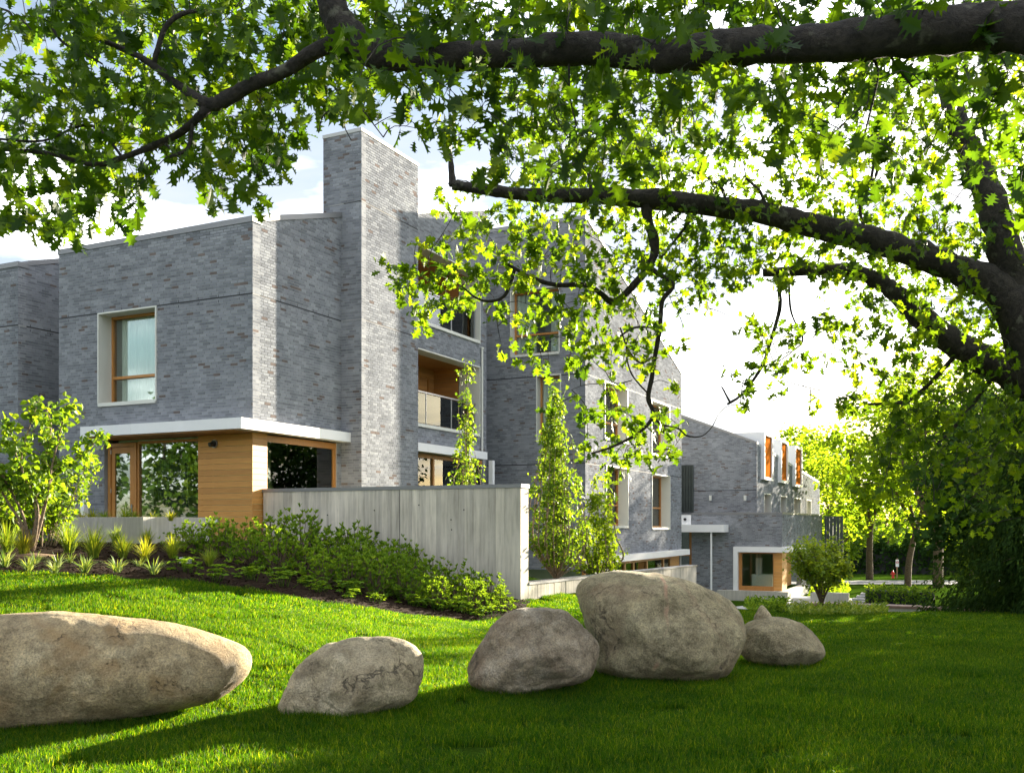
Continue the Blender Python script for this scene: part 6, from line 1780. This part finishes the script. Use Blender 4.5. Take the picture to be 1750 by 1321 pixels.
# plants inside the concrete planter and the right-hand beds
pmesh = [tuft_mesh(360 + k, 60, .34, .010, .2, .9) for k in range(3)]
pme = []
for mb in pmesh:
    me = mb.mesh("grass_tuft"); me.materials.append(M_YGRASS); pme.append(me)
plab = ["first","second","third","fourth","fifth","sixth","seventh","eighth"]
for i, px_ in enumerate([120, 140, 158, 178, 214, 228, 262, 292]):
    b = b_of(px_, pa_ + .5); p = LW(b, pa_ + .5, plz - .08); o = bpy.data.objects.new("grass_tuft", pme[i % 3]); COL.objects.link(o); o.location = p; s = [1, .8, 1.1, .9, 1.15, .9, .8, .75][i]; o.scale = (s, s, s); o.rotation_euler = (0, 0, i * 1.3)
    tag(o, f"arching yellow grass in the concrete planter, {plab[i]} from its left end", "grass", "arching grasses in the concrete planter")
# low flowering ground cover by the maple
def scatter_bed(name, label, pxs, pys, n, L, m, seed, H=.3, Dr=(19.5, 27)):
    rs = np.random.default_rng(seed); P = []
    for _ in range(n):
        px_ = rs.uniform(*pxs); D = rs.uniform(*Dr); x = (px_ - CX) / F * D; P.append((x, D))
    P = np.array(P); z = terr(P[:, 0], P[:, 1]); c = np.stack([P[:, 0], P[:, 1], z + rs.random(n) * H * (.6 + .4 * np.sin(P[:, 0] * 5) * np.sin(P[:, 1] * 4))], 1)
    mb = MB(); dirs = rs.normal(0, 1, (n, 3)); dirs[:, 2] = np.abs(dirs[:, 2])
    mb.bulk(LANCE[0], LANCE[1], LANCE[2], orient(dirs, rs.normal(0, 1, n)) * (L * rs.uniform(.7, 1.3, n))[:, None, None], c, rs.random(n))
    o = mb.build(name, m, kind="stuff"); tag(o, label, "plants"); return o
scatter_bed("ground_cover", "pale green ground cover around the small maple", (1350, 1515), None, 3200, .09, m_leaf("pale_cover", [(.08, .15, .02), (.16, .25, .03), (.30, .36, .10)], .4), 401, .26, (20.2, 22.8))
scatter_bed("ground_cover", "low ground cover between the path and the maple kerb", (1275, 1345), None, 1500, .12, M_SHRUB, 402, .35, (21.5, 25))
scatter_bed("undergrowth", "mixed undergrowth below the conifer beyond the bench wall", (1640, 1700), None, 1500, .10, M_HEDGE, 403, .6, (27, 33))
scatter_bed("undergrowth", "bright undergrowth between the far wing and the garden steps", (1385, 1450), None, 2600, .16, M_BGLEAF, 404, .7, (40, 52))

# plant label
p = hit(318, 972, 12, 22); e = empty("plant_label", p); tag(e, "small white plant label standing in the mulch bed", "sign")
m = MB(); m.box(-.10, .10, 0, .008, .10, .20); m.build("plate", M_WHITE, e)
m = MB(); m.box(-.015, .015, .009, .02, -.05, .12); m.build("stake", M_STEEL, e)
e.rotation_euler = (.3, 0, .15)
# lawn irrigation cover
p = hit(1508, 1050, 15, 22); m = MB(); m.tube([(0, 0, -.05), (0, 0, .05)], .16, 18); o = m.build("drain_cover", M_CONCL); o.location = p + Vector((0, -.3, .0)); tag(o, "pale round drain cover at the lawn edge below the bench wall", "cover")

# ================================================================== STREET ITEMS
def hydrant():
    b = W(1526, 992.5, 84); b.z = tz(b.x, b.y) + .03; e = empty("fire_hydrant", b); tag(e, "small red fire hydrant across the road", "hydrant")
    M_RED = m_simple("red_paint", (0.55, 0.03, 0.02), .4)
    m = MB(); m.tube([(0, 0, 0), (0, 0, .06), (0, 0, .061), (0, 0, .55), (0, 0, .62)], [.19, .19, .13, .13, .15], 14); m.build("barrel", M_RED, e)
    m = MB(); m.tube([(0, 0, .62), (0, 0, .72), (0, 0, .80)], [.15, .11, .03], 14); m.build("bonnet", M_RED, e)
    m = MB(); m.tube([(-.24, 0, .45), (.24, 0, .45)], .065, 10); m.build("outlet", M_RED, e)
    m = MB(); m.tube([(0, -.22, .40), (0, 0, .40)], .085, 10); m.build("outlet", M_RED, e)
    e.scale = (.8, .8, .8)
hydrant()
b = W(1533, 992.5, 85); b.z = tz(b.x, b.y); e = empty("road_sign", b); tag(e, "white sign with red ring on a pole beside the hydrant", "sign")
M_REDS = m_simple("sign_red", (0.5, .03, .03), .5)
m = MB(); m.tube([(0, 0, -.2), (0, 0, 1.7)], .05, 8); m.build("pole", m_simple("rust_post", (.30, .16, .09), .7), e)
m = MB(); m.box(-.14, .14, -.06, -.05, 1.0, 1.62); m.build("plate", M_WHITE, e)
m = MB(); k = 20
vs_ = [(math.cos(2 * math.pi * i / k) * r_, -.065, 1.38 + math.sin(2 * math.pi * i / k) * r_) for r_ in (.125, .085) for i in range(k)]
m.add(vs_, [(i, (i + 1) % k, k + (i + 1) % k, k + i) for i in range(k)]); m.box(-.09, .09, -.068, -.064, 1.36, 1.40); m.build("red_ring", M_REDS, e)
# blue parked car
b = W(1477, 990, 122); b.z = tz(b.x, b.y) + .05
e = empty("parked_car", b, 1.45); tag(e, "blue parked car mostly hidden behind a street tree", "car")
M_BLUE = m_simple("blue_paint", (.03, .12, .42), .3, .2)
prof = [(-2.1, .35), (-2.15, .75), (-1.95, .9), (-1.2, .98), (-.7, 1.42), (.6, 1.45), (1.25, 1.02), (2.0, .9), (2.15, .6), (2.1, .35)]
m = MB(); n = len(prof); vs_ = [(x, -.85, z) for x, z in prof] + [(x, .85, z) for x, z in prof]
m.add(vs_, [tuple(range(n))] + [tuple(range(n, 2 * n))[::-1]] + [(i, n + i, n + (i + 1) % n, (i + 1) % n) for i in range(n)]); m.build("body", M_BLUE, e, bevel=.05)
m = MB(); m.add([(-.98, -.86, 1.02), (-.62, -.86, 1.36), (.52, -.86, 1.38), (1.0, -.86, 1.04)], [(0, 1, 2, 3), (3, 2, 1, 0)]); m.build("side_window", M_BLACK, e)
for x in (-1.35, 1.35):
    for y in (-.8, .8):
        m = MB(); m.tube([(x, y - .1, .33), (x, y + .1, .33)], .33, 16); w_ = m.build("wheel", M_BLACK, e)
        m = MB(); m.tube([(x, y - .11, .33), (x, y + .11, .33)], .18, 12); m.build("rim", M_STEEL, w_)

# armchair and unit inside, balcony furniture
M_TEAL = m_simple("teal_fabric", (0.10, .17, .16), .9, nscale=30, namp=.2)
ab = b_of(310, 1.0); e = empty("armchair", LW(ab, 1.0, FLZ), BRZ); tag(e, "teal armchair inside behind the large front window", "chair")
m = MB(); m.box(-.35, .35, -.35, .3, .18, .42); m.build("seat", M_TEAL, e, bevel=.05)
m = MB(); m.box(-.35, .35, .3, .45, .2, .85); m.build("backrest", M_TEAL, e, bevel=.05)
for x in (-.45, .35): m = MB(); m.box(x, x + .1, -.35, .42, .15, .6); m.build("armrest", M_TEAL, e, bevel=.03)
for x in (-.38, .36):
    for y in (-.3, .35): m = MB(); m.box(x, x + .04, y, y + .04, 0, .16); m.build("leg", M_BLACK, e)
e = empty("heater_unit", LW(b_of(333, 1.6), 1.6, FLZ), BRZ); tag(e, "white vented wall heater inside behind the armchair", "heater")
m = MB(); m.box(-.35, .3, 0, .2, .35, .95); m.build("casing", M_CREAM, e)
for i in range(7): m = MB(); m.box(-.28 + i * .075, -.235 + i * .075, -.008, 0, .55, .85); m.build("slot", M_BLACK, e)
la = a_of(742, -.7); e = empty("balcony_table", LW(-.7, la, lb0 + .0), BRZ); tag(e, "small dark round table on the lower balcony", "table")
m = MB(); m.tube([(0, 0, .56), (0, 0, .60)], .32, 20); m.build("tabletop", M_SLATE, e)
m = MB(); m.tube([(0, 0, .02), (0, 0, .56)], [.06, .04], 10); m.tube([(0, 0, 0), (0, 0, .03)], .2, 16); m.build("leg", M_SLATE, e)
M_LIME = m_simple("lime_fabric", (.34, .42, .04), .8)
e = empty("balcony_chair", LW(-1.05, la + .75, lb0), BRZ); tag(e, "lime green chair behind the balcony table", "chair")
m = MB(); m.box(-.28, .28, -.3, .3, .35, .45); m.build("seat", M_LIME, e, bevel=.03)
m = MB(); m.box(-.32, -.24, -.3, .3, .42, .8); m.build("backrest", M_LIME, e, bevel=.03)
for x in (-.25, .22):
    for y in (-.26, .24): m = MB(); m.box(x, x + .03, y, y + .03, 0, .35); m.build("leg", M_STEEL, e)

# ================================================================== LAWN GRASS
def blade_patch(size, n, h, w, seed):
    rs = np.random.default_rng(seed)
    x = rs.uniform(-size / 2, size / 2, n); y = rs.uniform(-size / 2, size / 2, n); a = rs.uniform(0, 6.283, n); l = h * rs.uniform(.5, 1.25, n); bend = rs.uniform(.1, .8, n); ww = w * rs.uniform(.7, 1.3, n)
    wa = rs.uniform(0, 6.283, n)
    V = np.zeros((n, 5, 3)); dx_, dy_ = np.cos(a), np.sin(a); wx, wy = np.cos(wa) * ww / 2, np.sin(wa) * ww / 2
    for k, (t, f) in enumerate(((0, 1), (.55, .8))):
        V[:, 2 * k, 0] = x + dx_ * bend * l * t * t - wx * f; V[:, 2 * k, 1] = y + dy_ * bend * l * t * t - wy * f; V[:, 2 * k, 2] = l * t
        V[:, 2 * k + 1, 0] = x + dx_ * bend * l * t * t + wx * f; V[:, 2 * k + 1, 1] = y + dy_ * bend * l * t * t + wy * f; V[:, 2 * k + 1, 2] = l * t
    V[:, 4, 0] = x + dx_ * bend * l; V[:, 4, 1] = y + dy_ * bend * l; V[:, 4, 2] = l * (1 - bend * .35)
    mb = MB(); mb.v.append(V.reshape(-1, 3).astype(np.float32)); off = (np.arange(n) * 5)[:, None]
    mb.l.append((np.array([0, 1, 3, 2, 2, 3, 4])[None] + off).ravel().astype(np.int32)); mb.t.append(np.tile(np.array([4, 3], np.int32), n))
    t_ = np.clip(rs.normal(.42, .28, n), 0, 1).astype(np.float32); mb.tone.append(np.repeat(t_, 2)); mb.mi.append(np.zeros(2 * n, np.int32)); mb.n = n * 5
    me = mb.mesh("grass_patch"); me.materials.append(M_GRASS)
    return bpy.data.objects.new("grass_patch", me)
def lawn_points(name, label, x0, x1f, y0, y1, step, patch_objs, seed, cond):
    rs = np.random.default_rng(seed); P = []
    y = y0
    while y < y1:
        xa, xb = x1f(y)
        x = xa
        while x < xb:
            P.append((x + rs.uniform(-.3, .3) * step, y + rs.uniform(-.3, .3) * step)); x += step
        y += step
    P = np.array(P); P = P[cond(P[:, 0], P[:, 1])]
    z = terr(P[:, 0], P[:, 1])
    me = bpy.data.meshes.new(name); me.from_pydata([(a, b, c_) for a, b, c_ in zip(P[:, 0], P[:, 1], z)], [], [])
    e_ = .25
    gx = (terr(P[:, 0] + e_, P[:, 1]) - terr(P[:, 0] - e_, P[:, 1])) / (2 * e_); gy = (terr(P[:, 0], P[:, 1] + e_) - terr(P[:, 0], P[:, 1] - e_)) / (2 * e_)
    rot = []
    for a_, b_ in zip(gx, gy):
        q_ = Vector((0, 0, 1)).rotation_difference(Vector((-a_, -b_, 1)).normalized()) @ Matrix.Rotation(rs.uniform(0, 6.283), 3, "Z").to_quaternion()
        rot += list(q_.to_euler("XYZ"))
    at = me.attributes.new("rote", "FLOAT_VECTOR", "POINT"); at.data.foreach_set("vector", np.array(rot, dtype=np.float32))
    at = me.attributes.new("scl", "FLOAT", "POINT"); at.data.foreach_set("value", (rs.uniform(.8, 1.2, len(P)) * (1 + .18 * np.sin(P[:, 0] * 1.7) * np.sin(P[:, 1] * 1.3))).astype(np.float32))
    o = bpy.data.objects.new(name, me); COL.objects.link(o); tag(o, label, "grass", kind="stuff")
    ng = bpy.data.node_groups.new(name + "_nodes", "GeometryNodeTree")
    ng.interface.new_socket("Geometry", in_out="INPUT", socket_type="NodeSocketGeometry"); ng.interface.new_socket("Geometry", in_out="OUTPUT", socket_type="NodeSocketGeometry")
    gi = ng.nodes.new("NodeGroupInput"); go = ng.nodes.new("NodeGroupOutput")
    iop = ng.nodes.new("GeometryNodeInstanceOnPoints"); oi = ng.nodes.new("GeometryNodeObjectInfo"); oi.inputs["Object"].default_value = patch_objs
    ra = ng.nodes.new("GeometryNodeInputNamedAttribute"); ra.data_type = "FLOAT_VECTOR"; ra.inputs["Name"].default_value = "rote"
    sa_ = ng.nodes.new("GeometryNodeInputNamedAttribute"); sa_.data_type = "FLOAT"; sa_.inputs["Name"].default_value = "scl"
    cs_ = ng.nodes.new("ShaderNodeCombineXYZ"); cs_.inputs[0].default_value = 1; cs_.inputs[1].default_value = 1; ng.links.new(sa_.outputs["Attribute"], cs_.inputs[2])
    er = ng.nodes.new("FunctionNodeEulerToRotation"); ng.links.new(ra.outputs["Attribute"], er.inputs[0])
    ng.links.new(gi.outputs[0], iop.inputs["Points"]); ng.links.new(oi.outputs["Geometry"], iop.inputs["Instance"]); ng.links.new(er.outputs[0], iop.inputs["Rotation"]); ng.links.new(cs_.outputs[0], iop.inputs["Scale"])
    rz_ = ng.nodes.new("GeometryNodeRealizeInstances")
    ng.links.new(iop.outputs[0], go.inputs[0]); ng.nodes.remove(rz_)
    md = o.modifiers.new("grass", "NODES"); md.node_group = ng
    return o
notbed = lambda x, y: ~inpoly(x, y, bedpoly)
def lawncond(x, y):
    b, a = (x - P0X) * VX + (y - P0Y) * VY, (x - P0X) * UX + (y - P0Y) * UY
    behind_wall = (b < lowb + .05) & (a > .3)
    leftb = (b < .2) & (a > -2.9)
    return notbed(x, y) & ~behind_wall & ~leftb
pn = blade_patch(.62, 2700, .070, .0048, 1); pf = blade_patch(.8, 2000, .062, .0085, 2)
lawn_points("lawn_grass", "short lawn grass in the foreground around the boulders", 0, lambda y: (-y * .60 - 3.0, y * .60 + 2.4), 5.2, 13.4, .5, pn, 1, lawncond)
lawn_points("lawn_grass_far", "lawn grass rising towards the planting bed and out to the bench walls", 0, lambda y: (-y * .58 - 3.5, y * .58 + 1.5), 13.4, 21.0, .62, pf, 2, lawncond)

# longer uncut blades where the mower cannot reach, round each boulder
rs = np.random.default_rng(77); FP = []
for (cx_, cy_, rx_, ry_, mx_) in FOOT:
    k = int(900 * (rx_ + ry_)); a = rs.uniform(math.pi * .98, math.pi * 2.02, k); q = rs.uniform(.55, 1.08, k)
    FP.append(np.stack([mx_ + np.cos(a) * rx_ * q * .97, cy_ + np.sin(a) * ry_ * q * .98], 1))
FP = np.concatenate(FP); FP = FP[FP[:, 1] > 5.5]; n = len(FP); z = terr(FP[:, 0], FP[:, 1])
a = rs.uniform(0, 6.283, n); l = rs.uniform(.05, .125, n); w = rs.uniform(.003, .006, n); bd = rs.uniform(.1, .7, n); wa = rs.uniform(0, 6.283, n)
V = np.zeros((n, 5, 3))
for k, (t, f) in enumerate(((0, 1), (.55, .8))):
    for sg in (0, 1):
        V[:, 2 * k + sg, 0] = FP[:, 0] + np.cos(a) * bd * l * t * t + (sg * 2 - 1) * np.cos(wa) * w / 2 * f; V[:, 2 * k + sg, 1] = FP[:, 1] + np.sin(a) * bd * l * t * t + (sg * 2 - 1) * np.sin(wa) * w / 2 * f; V[:, 2 * k + sg, 2] = z + l * t
V[:, 4, 0] = FP[:, 0] + np.cos(a) * bd * l; V[:, 4, 1] = FP[:, 1] + np.sin(a) * bd * l; V[:, 4, 2] = z + l * (1 - bd * .35)
mb = MB(); mb.v.append(V.reshape(-1, 3).astype(np.float32)); off = (np.arange(n) * 5)[:, None]
mb.l.append((np.array([0, 1, 3, 2, 2, 3, 4])[None] + off).ravel().astype(np.int32)); mb.t.append(np.tile(np.array([4, 3], np.int32), n))
mb.tone.append(np.repeat(np.clip(rs.normal(.45, .28, n), 0, 1).astype(np.float32), 2)); mb.mi.append(np.zeros(2 * n, np.int32)); mb.n = n * 5
o = mb.build("grass_fringe", M_GRASS, kind="stuff"); tag(o, "longer uncut grass blades round the feet of the boulders", "grass")
